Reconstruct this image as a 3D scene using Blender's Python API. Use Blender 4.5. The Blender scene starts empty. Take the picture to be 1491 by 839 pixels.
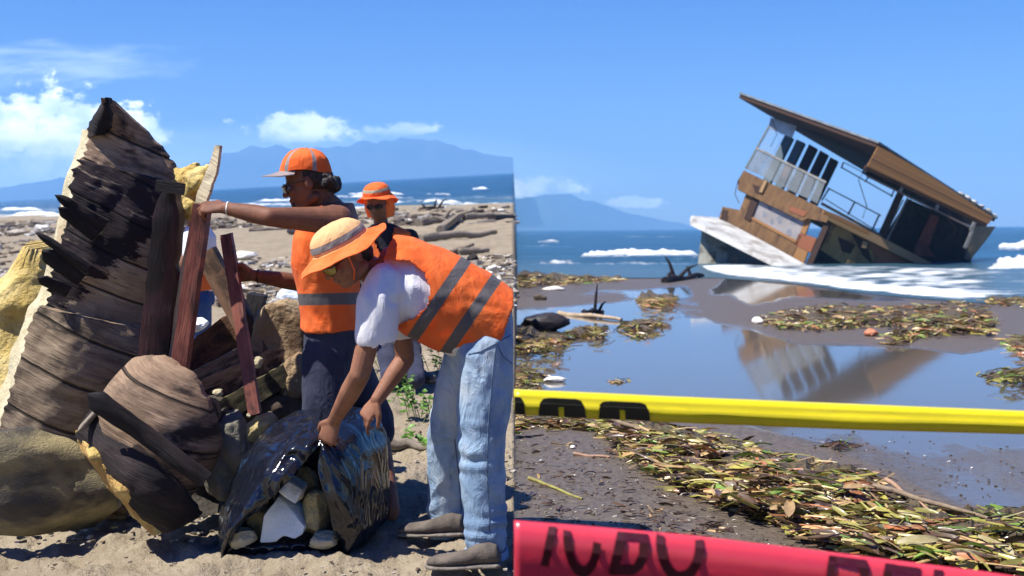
import bpy, bmesh, math, random
from mathutils import Vector, Matrix, noise
R = math.radians
rnd = random.Random(7)
V = Vector
# ------------------------------------------------------------------ frames
# Two beaches meet in this picture. Each has its own horizon; the right one is level in the world,
# the left one is a beach that rises gently away from the viewer. (pixel units of the 1491x839 photograph)
FL = 1700.0; PW, PH = 1491.0, 839.0; CX, CY = PW/2, PH/2
SEAM = 748.0
def ray(u, v): return V(((u-CX)/FL, -(v-CY)/FL, -1.0))
def axes(p, q):
    n = ray(*p).cross(ray(*q)).normalized()
    if n.y < 0: n = -n
    f = V((0, 0, -1)); f = (f - n*f.dot(n)).normalized()
    x = f.cross(n)
    return Matrix((x, f, n))
AR = axes((748, 335.5), (1491, 329.5))
AL = axes((0, 293), (748, 251.5))
HC = 1.86           # eye above the right-hand sea
HL = 1.50           # eye above the left-hand sand
SL = 0.0153; Y0 = 43.4   # the right-hand beach slopes down to the sea
CAMW = V((0, 0, HC))
Lrot = AR @ AL.transposed()
ML = Matrix.Translation(CAMW - Lrot @ V((0, 0, HL))) @ Lrot.to_4x4()
MR = Matrix.Identity(4)
def lp(u, v, y):
    d = AL @ ray(u, v); return V((0, 0, HL)) + d*(y/d.y)
def lg(u, v, z=0.0):
    d = AL @ ray(u, v); return V((0, 0, HL)) + d*((z-HL)/d.z)
def lpix(p):
    c = AL.transposed() @ (V(p) - V((0, 0, HL))); return CX - c.x/c.z*FL, CY + c.y/c.z*FL
def rp(u, v, y):
    d = AR @ ray(u, v); return CAMW + d*(y/d.y)
def rg(u, v, z=0.0):
    d = AR @ ray(u, v); return CAMW + d*((z-HC)/d.z)
def rb(u, v, h=0.0):      # on the sloping right-hand beach: z = (Y0-y)*SL + h
    d = AR @ ray(u, v); t = (Y0*SL + h - HC)/(d.z + SL*d.y); return CAMW + d*t
def rpix(p):
    c = AR.transposed() @ (V(p) - CAMW); return CX - c.x/c.z*FL, CY + c.y/c.z*FL
# ------------------------------------------------------------------ camera, world, sun
sc = bpy.context.scene; col = sc.collection
cam = bpy.data.cameras.new('camera'); cam.sensor_width = 36.0; cam.lens = 36.0*FL/PW
cam.clip_start = 0.05; cam.clip_end = 40000
cam.dof.use_dof = True; cam.dof.focus_distance = 4.9; cam.dof.aperture_fstop = 4.3
camo = bpy.data.objects.new('camera', cam); col.objects.link(camo); sc.camera = camo
camo.matrix_world = Matrix.Translation(CAMW) @ AR.to_4x4()
SUN_EL, SUN_AZ = 59.0, -110.0      # azimuth from +Y (ahead), negative = to the left
sd = V((math.sin(R(SUN_AZ))*math.cos(R(SUN_EL)), math.cos(R(SUN_AZ))*math.cos(R(SUN_EL)), math.sin(R(SUN_EL))))
sun = bpy.data.lights.new('sun', 'SUN'); sun.energy = 5.0; sun.angle = R(0.53); sun.color = (1.0, 0.95, 0.86)
suno = bpy.data.objects.new('sun', sun); col.objects.link(suno)
suno.rotation_euler = sd.to_track_quat('Z', 'Y').to_euler()
w = bpy.data.worlds.new('World'); sc.world = w; w.use_nodes = True
wt = w.node_tree; wt.nodes.clear()
class NT:
    def __init__(s, t): s.t = t
    def n(s, typ, **k):
        nd = s.t.nodes.new(typ)
        for a, b in k.items(): setattr(nd, a, b)
        return nd
    def l(s, a, b): s.t.links.new(a, b)
    def put(s, sock, v):
        if isinstance(v, bpy.types.NodeSocket): s.l(v, sock)
        else: sock.default_value = v
    def math(s, op, a, b=0.0, c=0.0, clamp=False):
        nd = s.n('ShaderNodeMath', operation=op, use_clamp=clamp)
        s.put(nd.inputs[0], a); s.put(nd.inputs[1], b); s.put(nd.inputs[2], c); return nd.outputs[0]
    def noise(s, vec, scale, detail=4, rough=0.55, dist=0.0):
        nd = s.n('ShaderNodeTexNoise'); s.put(nd.inputs['Vector'], vec); nd.inputs['Scale'].default_value = scale
        nd.inputs['Detail'].default_value = detail; nd.inputs['Roughness'].default_value = rough
        nd.inputs['Distortion'].default_value = dist; return nd.outputs['Fac']
    def ramp(s, fac, a, b, lo=0.0, hi=1.0):
        nd = s.n('ShaderNodeMapRange', interpolation_type='SMOOTHSTEP'); s.put(nd.inputs[0], fac)
        nd.inputs[1].default_value = a; nd.inputs[2].default_value = b
        nd.inputs[3].default_value = lo; nd.inputs[4].default_value = hi; return nd.outputs[0]
    def mix(s, fac, a, b):
        nd = s.n('ShaderNodeMix', data_type='RGBA'); s.put(nd.inputs[0], fac)
        for k, x in ((6, a), (7, b)):
            if isinstance(x, (tuple, list)): x = (*x[:3], 1)
            s.put(nd.inputs[k], x)
        return nd.outputs[2]
    def mapping(s, vec, scale=(1, 1, 1), rot=(0, 0, 0), loc=(0, 0, 0)):
        nd = s.n('ShaderNodeMapping'); s.l(vec, nd.inputs[0]); nd.inputs['Scale'].default_value = scale
        nd.inputs['Rotation'].default_value = rot; nd.inputs['Location'].default_value = loc; return nd.outputs[0]
N = NT(wt)
sky = N.n('ShaderNodeTexSky', sky_type='NISHITA'); sky.sun_disc = False
sky.sun_elevation = R(SUN_EL); sky.sun_rotation = R(SUN_AZ); sky.altitude = 0; sky.air_density = 1.0
sky.dust_density = 0.25; sky.ozone_density = 4.0
# clouds: masks in direction space (x/y, z/y), the same from anywhere
tc = N.n('ShaderNodeTexCoord'); sx = N.n('ShaderNodeSeparateXYZ'); N.l(tc.outputs['Generated'], sx.inputs[0])
yy = N.math('MAXIMUM', sx.outputs[1], 0.05)
px = N.math('DIVIDE', sx.outputs[0], yy); pz = N.math('DIVIDE', sx.outputs[2], yy)
cb = N.n('ShaderNodeCombineXYZ'); N.l(px, cb.inputs[0]); N.l(pz, cb.inputs[1])
def dirpx(u, v):
    d = AR @ ray(u, v); return d.x/d.y, d.z/d.y
def blob(u, v, ru, rv):       # 1 in the middle, 0 at the rim of an ellipse of directions
    cx_, cz_ = dirpx(u, v)
    a = N.math('DIVIDE', N.math('SUBTRACT', px, cx_), ru/FL); b = N.math('DIVIDE', N.math('SUBTRACT', pz, cz_), rv/FL)
    r2 = N.math('ADD', N.math('MULTIPLY', a, a), N.math('MULTIPLY', b, b))
    return N.math('SUBTRACT', 1.0, r2)
n1 = N.noise(N.mapping(cb.outputs[0], (1, 1.35, 1)), 34, 10, 0.66)
def flatbase(u, v, soft=14):  # clouds have flat bottoms
    return N.ramp(N.math('SUBTRACT', pz, dirpx(u, v)[1]), -soft/FL, soft/FL)
def clump(bl, base=None, k=1.9, thr=0.0, width=0.34):
    m = N.math('ADD', N.math('MAXIMUM', bl, -3.0), N.math('MULTIPLY', N.math('SUBTRACT', n1, 0.5), k*2.6))
    m = N.ramp(m, thr, thr+width*2)
    return N.math('MULTIPLY', m, base) if base is not None else m
cum = clump(blob(40, 190, 150, 72), flatbase(45, 235, 40))
cum = N.math('MAXIMUM', cum, clump(blob(175, 185, 75, 40), flatbase(175, 215, 22)))
cum = N.math('MAXIMUM', cum, N.math('MULTIPLY', clump(blob(435, 190, 90, 28), flatbase(430, 205, 12)), 0.75))
cum = N.math('MAXIMUM', cum, N.math('MULTIPLY', clump(blob(585, 188, 60, 14), flatbase(590, 196, 10)), 0.45))
cum = N.math('MAXIMUM', cum, N.math('MULTIPLY', clump(blob(775, 272, 75, 17)), 0.5))
cum = N.math('MAXIMUM', cum, N.math('MULTIPLY', clump(blob(930, 294, 55, 10)), 0.35))
n2 = N.noise(N.mapping(cb.outputs[0], (1, 5.0, 1), rot=(0, 0, R(-6))), 14, 7, 0.6, 0.4)
cir = N.math('ADD', N.math('MAXIMUM', blob(60, 98, 220, 38), -3.0), N.math('MULTIPLY', N.math('SUBTRACT', n2, 0.5), 3.2))
cir = N.ramp(cir, -0.1, 1.6, 0, 0.55)
low = N.ramp(N.math('ADD', N.math('MAXIMUM', blob(10, 235, 260, 75), -3.0), N.math('MULTIPLY', N.math('SUBTRACT', n2, 0.5), 2.0)), -0.5, 1.0, 0, 0.6)
shade = N.ramp(N.noise(N.mapping(cb.outputs[0], (1, 1.5, 1), loc=(0.004, 0.007, 0)), 26, 8, 0.58), 0.35, 0.65)
ccol = N.mix(shade, (9.5, 10.5, 12.0), (19, 18.6, 18.4))
hsv = N.n('ShaderNodeHueSaturation'); hsv.inputs['Saturation'].default_value = 1.5; hsv.inputs['Hue'].default_value = 0.528; hsv.inputs['Value'].default_value = 0.62
N.l(sky.outputs[0], hsv.inputs['Color'])
c = N.mix(low, hsv.outputs[0], (7.2, 8.6, 10.5))
pale = N.ramp(N.math('MAXIMUM', blob(330, 262, 620, 85), -1.0), -.1, 1.0, 0, .55)
c = N.mix(pale, c, (7.0, 8.6, 10.6))
c = N.mix(cir, c, (8.6, 9.6, 11.0))
c = N.mix(cum, c, ccol)
bg = N.n('ShaderNodeBackground'); N.l(c, bg.inputs[0]); bg.inputs[1].default_value = 0.115
wo = N.n('ShaderNodeOutputWorld'); N.l(bg.outputs[0], wo.inputs[0])
sc.view_settings.view_transform = 'Standard'; sc.view_settings.look = 'None'
sc.view_settings.exposure = 0.92; sc.view_settings.gamma = 1.0; sc.view_settings.use_curve_mapping = False
sc.render.engine = 'CYCLES'
cy = sc.cycles; cy.use_denoising = True; cy.max_bounces = 6; cy.diffuse_bounces = 3; cy.glossy_bounces = 4
cy.transparent_max_bounces = 12; cy.transmission_bounces = 4; cy.volume_bounces = 1; cy.caustics_reflective = False
cy.caustics_refractive = False; cy.sample_clamp_indirect = 8.0; cy.use_adaptive_sampling = True; cy.adaptive_threshold = 0.015
# ------------------------------------------------------------------ materials
def new_mat(name):
    m = bpy.data.materials.new(name); m.use_nodes = True; t = m.node_tree; t.nodes.clear()
    n = NT(t); p = n.n('ShaderNodeBsdfPrincipled'); o = n.n('ShaderNodeOutputMaterial'); n.l(p.outputs[0], o.inputs[0])
    return m, n, p, o
def pm(name, c1, c2=None, scale=8.0, rough=0.7, bump=0.0, bscale=60.0, stretch=(1, 1, 1), co='Object', metal=0.0,
       spec=0.5, detail=6, lo=0.35, hi=0.65, c3=None, s3=2.5, lo3=0.52, hi3=0.6, sss=0.0, trans=0.0, coat=0.0, island=0.0, bdist=0.01):
    m, n, p, o = new_mat(name)
    tcn = n.n('ShaderNodeTexCoord'); vec = n.mapping(tcn.outputs[co], stretch)
    colr = n.mix(n.ramp(n.noise(vec, scale, detail), lo, hi), c1, c2 or c1)
    if c3: colr = n.mix(n.ramp(n.noise(n.mapping(tcn.outputs[co], stretch, loc=(3.1, 1.7, 0.4)), s3, 7, 0.62), lo3, hi3), colr, c3)
    if island:
        gi = n.n('ShaderNodeNewGeometry'); hs = n.n('ShaderNodeHueSaturation')
        n.l(n.math('MULTIPLY_ADD', gi.outputs['Random Per Island'], island*2, 1-island), hs.inputs['Value'])
        n.l(colr, hs.inputs['Color']); colr = hs.outputs[0]
    n.l(colr, p.inputs['Base Color'])
    p.inputs['Metallic'].default_value = metal; p.inputs['Specular IOR Level'].default_value = spec
    n.l(n.ramp(n.noise(vec, scale*2.3, 4), 0.3, 0.7, max(rough-0.1, 0.02), min(rough+0.1, 1)), p.inputs['Roughness'])
    if sss: p.inputs['Subsurface Weight'].default_value = sss; p.inputs['Subsurface Radius'].default_value = (0.012, 0.005, 0.003)
    if coat: p.inputs['Coat Weight'].default_value = coat; p.inputs['Coat Roughness'].default_value = 0.15
    if bump:
        b = n.n('ShaderNodeBump'); b.inputs['Strength'].default_value = bump; b.inputs['Distance'].default_value = bdist
        n.l(n.noise(vec, bscale, 6, 0.6), b.inputs['Height']); n.l(b.outputs[0], p.inputs['Normal'])
    if trans:
        tr = n.n('ShaderNodeBsdfTranslucent'); n.l(colr, tr.inputs[0]); ms = n.n('ShaderNodeMixShader'); ms.inputs[0].default_value = trans
        n.l(p.outputs[0], ms.inputs[1]); n.l(tr.outputs[0], ms.inputs[2]); n.l(ms.outputs[0], o.inputs[0])
    return m
def wood(name, c1, c2, dark, grain=40, amt=(0.5, 0.62), bump=0.6, rough=0.8, planks=0.0, pscale=5.0, char=False):
    """weathered boards in UV metres: grain runs along U"""
    m, n, p, o = new_mat(name)
    tcn = n.n('ShaderNodeTexCoord'); uv = tcn.outputs['UV']
    g = n.noise(n.mapping(uv, (.6, .6, 1)), 1, 2)
    gr = n.noise(n.mapping(uv, (4.5, grain*1.6, 1)), 1.0, 10, 0.74, 0.1)
    colr = n.mix(n.ramp(gr, 0.32, 0.68), c1, c2)
    st = n.noise(n.mapping(uv, (2.2, 5.0, 1), loc=(4.2, 1.3, 0)), 1.4, 8, 0.65, 0.5)
    if char: st = n.math('ADD', n.noise(n.mapping(uv, (3.0, 9.0, 1)), 1.2, 9, 0.68, 0.3), n.math('MULTIPLY', n.n('ShaderNodeAttribute', attribute_name='char').outputs['Fac'], 0.35))
    colr = n.mix(n.ramp(st, amt[0], amt[1]), colr, dark)
    blot = n.noise(n.mapping(uv, (1, 1, 1), loc=(7, 2, 0)), 7, 8, 0.7); colr = n.mix(n.ramp(blot, 0.5, 0.72, 0, 0.55), colr, tuple(x*0.5+0.01 for x in dark))
    crk = n.ramp(n.noise(n.mapping(uv, (3.5, 55, 1), loc=(2, 6, 0)), 1.0, 6, 0.7, .2), 0.60, 0.66); colr = n.mix(n.math('MULTIPLY', crk, .8), colr, tuple(x*0.3 for x in dark))
    pal = n.noise(n.mapping(uv, (2, 14, 1), loc=(1, 8, 0)), 2, 7, 0.7); colr = n.mix(n.ramp(pal, 0.56, 0.72, 0, 0.5), colr, tuple(min(1, x*1.7+0.02) for x in c2))
    fine = n.noise(n.mapping(uv, (8, 130, 1)), 1.0, 4)
    colr = n.mix(n.ramp(fine, 0.55, 0.75, 0, 0.35), colr, tuple(x*0.35 for x in dark))
    h = n.math('ADD', n.math('MULTIPLY', gr, 0.7), n.math('MULTIPLY', fine, 0.4))
    if planks:      # joints between boards
        sp = n.n('ShaderNodeSeparateXYZ'); n.l(uv, sp.inputs[0])
        wv = n.math('ADD', n.math('MULTIPLY', sp.outputs[1], 1.0/planks), n.math('MULTIPLY', g, 0.5))
        fr = n.math('ABSOLUTE', n.math('SUBTRACT', n.math('FRACT', wv), 0.5))
        gap = n.ramp(fr, 0.46, 0.488)
        colr = n.mix(n.math('MULTIPLY', gap, 0.85), colr, tuple(x*0.3 for x in dark))
        pid = n.n('ShaderNodeTexWhiteNoise', noise_dimensions='1D'); n.l(n.math('FLOOR', wv), pid.inputs['W'])
        hs = n.n('ShaderNodeHueSaturation'); n.l(n.math('MULTIPLY_ADD', pid.outputs['Value'], 0.5, 0.75), hs.inputs['Value'])
        n.l(colr, hs.inputs['Color']); colr = hs.outputs[0]
        h = n.math('SUBTRACT', h, n.math('MULTIPLY', gap, 1.6))
    n.l(colr, p.inputs['Base Color']); p.inputs['Roughness'].default_value = rough; p.inputs['Specular IOR Level'].default_value = 0.3
    b = n.n('ShaderNodeBump'); b.inputs['Strength'].default_value = bump; b.inputs['Distance'].default_value = 0.012
    n.l(h, b.inputs['Height']); n.l(b.outputs[0], p.inputs['Normal'])
    return m
# ------------------------------------------------------------------ mesh tools
class MB:
    def __init__(s): s.v = []; s.f = []; s.uv = {}
    def add(s, vs, fs, uvs=None):
        o = len(s.v); s.v += [V(x) for x in vs]; s.f += [tuple(i+o for i in f) for f in fs]
        if uvs:
            for i, q in enumerate(uvs): s.uv[o+i] = q
        return s
    def hexa(s, a, b):        # two quads (a: 4 pts, b: 4 pts), closed
        n = len(a); vs = list(a)+list(b)
        fs = [tuple(range(n-1, -1, -1)), tuple(range(n, 2*n))] + [(i, (i+1) % n, n+(i+1) % n, n+i) for i in range(n)]
        return s.add(vs, fs)
    def box(s, c, x, y, z):   # centre, three half-axis vectors
        c = V(c); x, y, z = V(x), V(y), V(z)
        a = [c-x-y-z, c+x-y-z, c+x+y-z, c-x+y-z]; return s.hexa(a, [p+2*z for p in a])
    def bar(s, p, q, w, t, up=V((0, 0, 1))):
        p, q = V(p), V(q); d = (q-p).normalized(); a = d.cross(up)
        if a.length < 1e-4: a = d.cross(V((1, 0, 0)))
        a.normalize(); b = a.cross(d); L = (q-p)/2
        m = (p+q)/2; o = len(s.v)
        s.box(m, a*(w/2), b*(t/2), L)
        L2 = (q-p).length
        for i in range(8):
            k = s.v[o+i]-p; s.uv[o+i] = (k.dot(d), k.dot(a)+k.dot(b)*0.7)
        return s
    def tube(s, pts, rad, seg=10, cap=True, flat=1.0, up=V((0, 0, 1))):
        pts = [V(p) for p in pts]; n = len(pts)
        if not isinstance(rad, (list, tuple)): rad = [rad]*n
        rings = []
        for i, p in enumerate(pts):
            d = (pts[min(i+1, n-1)]-pts[max(i-1, 0)]).normalized(); a = d.cross(up)
            if a.length < 1e-3: a = d.cross(V((1, 0, 0)))
            a.normalize(); b = a.cross(d); rings.append((p, a*rad[i], b*rad[i]*flat))
        return s.loft(rings, seg, cap)
    def loft(s, rings, seg=20, cap=True):
        vs = []; fs = []; uvs = []; n = len(rings); L = 0
        for i, (c, a, b) in enumerate(rings):
            if i: L += (V(c)-V(rings[i-1][0])).length
            for k in range(seg):
                t = 2*math.pi*k/seg; vs.append(V(c)+V(a)*math.cos(t)+V(b)*math.sin(t)); uvs.append((L, k/seg*V(a).length*6.28))
        for i in range(n-1):
            for k in range(seg):
                k2 = (k+1) % seg; fs.append((i*seg+k, i*seg+k2, (i+1)*seg+k2, (i+1)*seg+k))
        if cap:
            fs.append(tuple(range(seg-1, -1, -1))); fs.append(tuple((n-1)*seg+k for k in range(seg)))
        return s.add(vs, fs, uvs)
    def ell(s, c, a, b, d, seg=14, rings=9):
        c, a, b, d = V(c), V(a), V(b), V(d); vs = []; fs = []
        vs.append(c+d)
        for i in range(1, rings):
            ph = math.pi*i/rings
            for k in range(seg):
                t = 2*math.pi*k/seg; vs.append(c+d*math.cos(ph)+(a*math.cos(t)+b*math.sin(t))*math.sin(ph))
        vs.append(c-d); m = len(vs)-1
        for k in range(seg):
            k2 = (k+1) % seg; fs.append((0, 1+k, 1+k2)); fs.append((m, 1+(rings-2)*seg+k2, 1+(rings-2)*seg+k))
            for i in range(rings-2): fs.append((1+i*seg+k, 1+(i+1)*seg+k, 1+(i+1)*seg+k2, 1+i*seg+k2))
        return s.add(vs, fs)
    def ball(s, c, r, seg=12): return s.ell(c, (r, 0, 0), (0, r, 0), (0, 0, r), seg, max(6, seg//2+1))
    def limb(s, pts, rad, seg=14):
        for p, q, a, b in zip(pts, pts[1:], rad, rad[1:]): s.tube([p, q], [a, b], seg)
        for p, r in zip(pts, rad): s.ball(p, r*0.999, seg)
        return s
    def ruled(s, L, Rr, ns=24, nt=40, bulge=0.0, thick=0.04, tdir=V((0, 1, 0)), ragged=0.0, rough=0.0, seed=0, nsc=4.0, bdir=None):
        """a solid sheet between two edge polylines L and Rr (3D points, same count)"""
        def samp(P, t):
            k = t*(len(P)-1); i = min(int(k), len(P)-2); f = k-i
            p0 = P[max(i-1, 0)]; p1 = P[i]; p2 = P[i+1]; p3 = P[min(i+2, len(P)-1)]
            return 0.5*((2*p1)+(p2-p0)*f+(2*p0-5*p1+4*p2-p3)*f*f+(3*p1-p0-3*p2+p3)*f**3)
        L = [V(p) for p in L]; Rr = [V(p) for p in Rr]; fr = []; uv = []; off = V((seed*7.3, seed*3.1, 0))
        width = sum((b-a).length for a, b in zip(L, Rr))/len(L); leng = sum((b-a).length for a, b in zip(L, L[1:]))
        for j in range(nt+1):
            t = j/nt; a = samp(L, t); b = samp(Rr, t)
            for i in range(ns+1):
                q = i/ns; rg_ = ragged*(noise.noise(V((j*0.6+off.x, 0 if q < .5 else 9, off.y)))+0.5*noise.noise(V((j*1.9+off.x, 3, off.y))))
                qq = q + (rg_ if q < 0.5 else -rg_)*1.3*(abs(q-0.5)*2)**10
                tt = ragged*0.6*noise.noise(V((i*0.7+off.x, 5, off.y)))*(abs(t-0.5)*2)**8
                p = a.lerp(b, qq); p = p + (samp(L, min(max(t+tt, 0), 1))-a)
                p = p - (bdir or tdir)*(bulge*math.sin(math.pi*min(max(q, 0), 1)))
                if rough: p = p - tdir*(rough*noise.fractal(p*nsc+off, 1.0, 2.0, 4))
                fr.append(p); uv.append((q*width, t*leng))
        n = len(fr); bk = [p+tdir*thick for p in fr]; fs = []; w_ = ns+1
        for j in range(nt):
            for i in range(ns):
                a = j*w_+i; fs.append((a, a+w_, a+w_+1, a+1)); fs.append((n+a, n+a+1, n+a+w_+1, n+a+w_))
        for i in range(ns):
            fs.append((i, i+1, n+i+1, n+i)); a = nt*w_+i; fs.append((a, n+a, n+a+1, a+1))
        for j in range(nt):
            a = j*w_; fs.append((a, n+a, n+a+w_, a+w_)); a = j*w_+ns; fs.append((a, a+w_, n+a+w_, n+a))
        return s.add(fr+bk, fs, uv+uv)
def mesh_of(mb, name='mesh'):
    me = bpy.data.meshes.new(name); me.from_pydata([tuple(p) for p in mb.v], [], mb.f); me.update()
    if mb.uv:
        ul = me.uv_layers.new(name='UVMap')
        for lo in me.loops: ul.data[lo.index].uv = mb.uv.get(lo.vertex_index, (0, 0))
    return me
def fix_normals(me):
    bm = bmesh.new(); bm.from_mesh(me); bmesh.ops.recalc_face_normals(bm, faces=bm.faces); bm.to_mesh(me); bm.free()
def thing(name, label, cat, M=ML, base=(0, 0, 0), group=None):
    o = bpy.data.objects.new(name, None); col.objects.link(o); o.matrix_world = M @ Matrix.Translation(base)
    o.empty_display_size = 0.2; o['label'] = label; o['category'] = cat
    if group: o['group'] = group
    return o
BASES = {}
def link(name, me, mats, parent=None, M=ML, base=(0, 0, 0), label=None, cat=None, group=None, kind=None, smooth=True):
    """me is in frame coordinates; the object's origin goes to base (or its parent's)"""
    if parent is not None: b = V(BASES.get(parent.name, (0, 0, 0)))
    else: b = V(base)
    me.transform(Matrix.Translation(-b)); me.update(); me.name = name
    if not isinstance(mats, (list, tuple)): mats = [mats]
    for m in mats: me.materials.append(m)
    o = bpy.data.objects.new(name, me); col.objects.link(o)
    if smooth:
        for p in me.polygons: p.use_smooth = True
    if parent is not None: o.parent = parent; BASES[o.name] = b
    else: o.matrix_world = M @ Matrix.Translation(b); BASES[o.name] = b
    if label: o['label'] = label
    if cat: o['category'] = cat
    if group: o['group'] = group
    if kind: o['kind'] = kind
    return o
def root(name, label, cat, M=ML, base=(0, 0, 0), group=None):
    o = thing(name, label, cat, M, base, group); BASES[o.name] = V(base); return o
def autosmooth(me, ang=40):
    fix_normals(me)
    for p in me.polygons: p.use_smooth = True
    me.set_sharp_from_angle(angle=R(ang))
def part(name, mb, mat, parent=None, sharp=40, **k):
    me = mesh_of(mb) if isinstance(mb, MB) else mb
    if sharp: autosmooth(me, sharp); return link(name, me, mat, parent, smooth=False, **k)
    return link(name, me, mat, parent, smooth=False, **k)
def remesh(mb, voxel, smooth=4, fac=0.5):
    me = mesh_of(mb) if isinstance(mb, MB) else mb
    t = bpy.data.objects.new('tmp', me); col.objects.link(t)
    r = t.modifiers.new('r', 'REMESH'); r.mode = 'VOXEL'; r.voxel_size = voxel; r.adaptivity = 0
    if smooth:
        q = t.modifiers.new('s', 'SMOOTH'); q.iterations = smooth; q.factor = fac
    dg = bpy.context.evaluated_depsgraph_get(); out = bpy.data.meshes.new_from_object(t.evaluated_get(dg))
    bpy.data.objects.remove(t); return out
def displace(me, fn):
    vs = [v.co.copy() for v in me.vertices]; ns = [v.normal.copy() for v in me.vertices]
    for v, p, n_ in zip(me.vertices, vs, ns): v.co = p + n_*fn(p, n_)
    me.update()
def inside(poly, x, y):
    c = False; n = len(poly); j = n-1
    for i in range(n):
        xi, yi = poly[i]; xj, yj = poly[j]
        if (yi > y) != (yj > y) and x < (xj-xi)*(y-yi)/(yj-yi)+xi: c = not c
        j = i
    return c
def sdist(poly, x, y):        # signed distance in pixels, positive inside
    d = 1e9; n = len(poly)
    for i in range(n):
        ax, ay = poly[i]; bx, by = poly[(i+1) % n]; dx, dy = bx-ax, by-ay; L = dx*dx+dy*dy or 1e-9
        t = max(0, min(1, ((x-ax)*dx+(y-ay)*dy)/L)); e = math.hypot(x-ax-t*dx, y-ay-t*dy); d = min(d, e)
    return d if inside(poly, x, y) else -d
# ================================================================== GROUND, SEA, MOUNTAINS
def sheet(name, us, vs, fn, mats, M, attrs=None, kind='structure', zfn=None, skirt=None):
    """grid of ground points seen at pixel columns us and rows vs"""
    P = []; A = {k: [] for k in (attrs or {})}
    for v in vs:
        for u in us:
            p = fn(u, v)
            for k, f in (attrs or {}).items(): A[k].append(f(u, v, p))
            if zfn: p = V((p.x, p.y, p.z+zfn(u, v, p)))
            P.append(p)
    w_ = len(us); F = [(j*w_+i, (j+1)*w_+i, (j+1)*w_+i+1, j*w_+i+1) for j in range(len(vs)-1) for i in range(w_-1)]
    if skirt is not None:     # a vertical edge going down along one side
        c, depth = skirt; o = len(P)
        for j in range(len(vs)):
            q = P[j*w_+c]; P.append(V((q.x, q.y, q.z-depth(q))))
            for k in A: A[k].append(A[k][j*w_+c])
        F += [(j*w_+c, (j+1)*w_+c, o+j+1, o+j) for j in range(len(vs)-1)]
    mb = MB(); mb.v = P; mb.f = F; me = mesh_of(mb)
    for k in A:
        at = me.attributes.new(k, 'FLOAT', 'POINT'); at.data.foreach_set('value', A[k])
    return link(name, me, mats, M=M, kind=kind)
def frange(a, b, n): return [a+(b-a)*i/(n-1) for i in range(n)]
def geo(a, b, s0, g):
    out = [a]; s = s0
    while out[-1] < b: out.append(min(out[-1]+s, b)); s *= g
    return out
def lhor(u): return 293+(251.5-293)*u/748
def rhor(u): return 335.5-(u-748)*6/743
def interp(tab, x):
    if x <= tab[0][0]: return tab[0][1]
    for (a, b), (c_, d) in zip(tab, tab[1:]):
        if x <= c_: return b+(d-b)*(x-a)/(c_-a)
    return tab[-1][1]
# ---- left sand
def sand_mat():
    m, n, p, o = new_mat('dry_grey_sand')
    t = n.n('ShaderNodeTexCoord'); ob = t.outputs['Object']
    a = n.noise(ob, 1.3, 6, 0.6); b = n.noise(ob, 9, 6, 0.7); g = n.noise(ob, 140, 3, 0.6); lit = n.noise(n.mapping(ob, (1, .45, 1)), 16, 4, 0.75)
    colr = n.mix(n.ramp(a, 0.35, 0.65), (0.285, 0.235, 0.165), (0.21, 0.17, 0.115))
    colr = n.mix(n.ramp(b, 0.38, 0.7, 0, 0.6), colr, (0.34, 0.29, 0.215))
    colr = n.mix(n.ramp(g, 0.5, 0.72, 0, 0.35), colr, (0.09, 0.075, 0.06))
    colr = n.mix(n.ramp(lit, 0.63, 0.72, 0, 0.65), colr, (0.07, 0.055, 0.045))
    n.l(colr, p.inputs['Base Color']); p.inputs['Roughness'].default_value = 0.95; p.inputs['Specular IOR Level'].default_value = 0.2
    h = n.math('ADD', n.math('MULTIPLY', n.noise(ob, 6, 6, 0.65), 1.0), n.math('MULTIPLY', n.noise(ob, 45, 5, 0.65), 0.35))
    bu = n.n('ShaderNodeBump'); bu.inputs['Strength'].default_value = 0.9; bu.inputs['Distance'].default_value = 0.05
    n.l(h, bu.inputs['Height']); n.l(bu.outputs[0], p.inputs['Normal']); return m
SAND = sand_mat()
shoreL = [(-2600, 475), (-400, 338), (0, 318), (250, 313), (450, 306), (600, 303), (748, 299)]
def lsand(u, t):              # t 0..1 from the shore line down past the picture
    v0 = interp(shoreL, u)-3; return v0
lus = geo(-900, SEAM, 30, 1.0)
lus = sorted(set([-2600, -1800, -1300, -1050]+[x for x in frange(-900, -60, 22)]+frange(-50, SEAM, 200)))
lts = [(i/260)**1.35 for i in range(261)]
def lfn(u, t):
    v0 = interp(shoreL, u)-4; return lg(u, v0+(1500-v0)*t)
def lz(u, v, p):
    amp = 0.055 if p.y < 14 else 0.055*max(0.2, 1-(p.y-14)/30)
    q = V((p.x, p.y, 0)); z = amp*noise.fractal(q*1.1, 1.0, 2.0, 5)+(0.050 if p.y < 9 else 0.02)*noise.fractal(q*4.2, 0.8, 2.0, 5)
    if p.y > 12: z += 0.12*noise.noise(q*0.15)
    return z - 0.01
o = sheet('beach_sand', lus, lts, lfn, SAND, ML, zfn=lz, skirt=(len(lus)-1, lambda q: 0.02+max(0, q.y-4.0)*0.075))
o.visible_shadow = False      # a floor: nothing lies under it (keeps its cut edge from shading the lower beach beside it)
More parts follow.
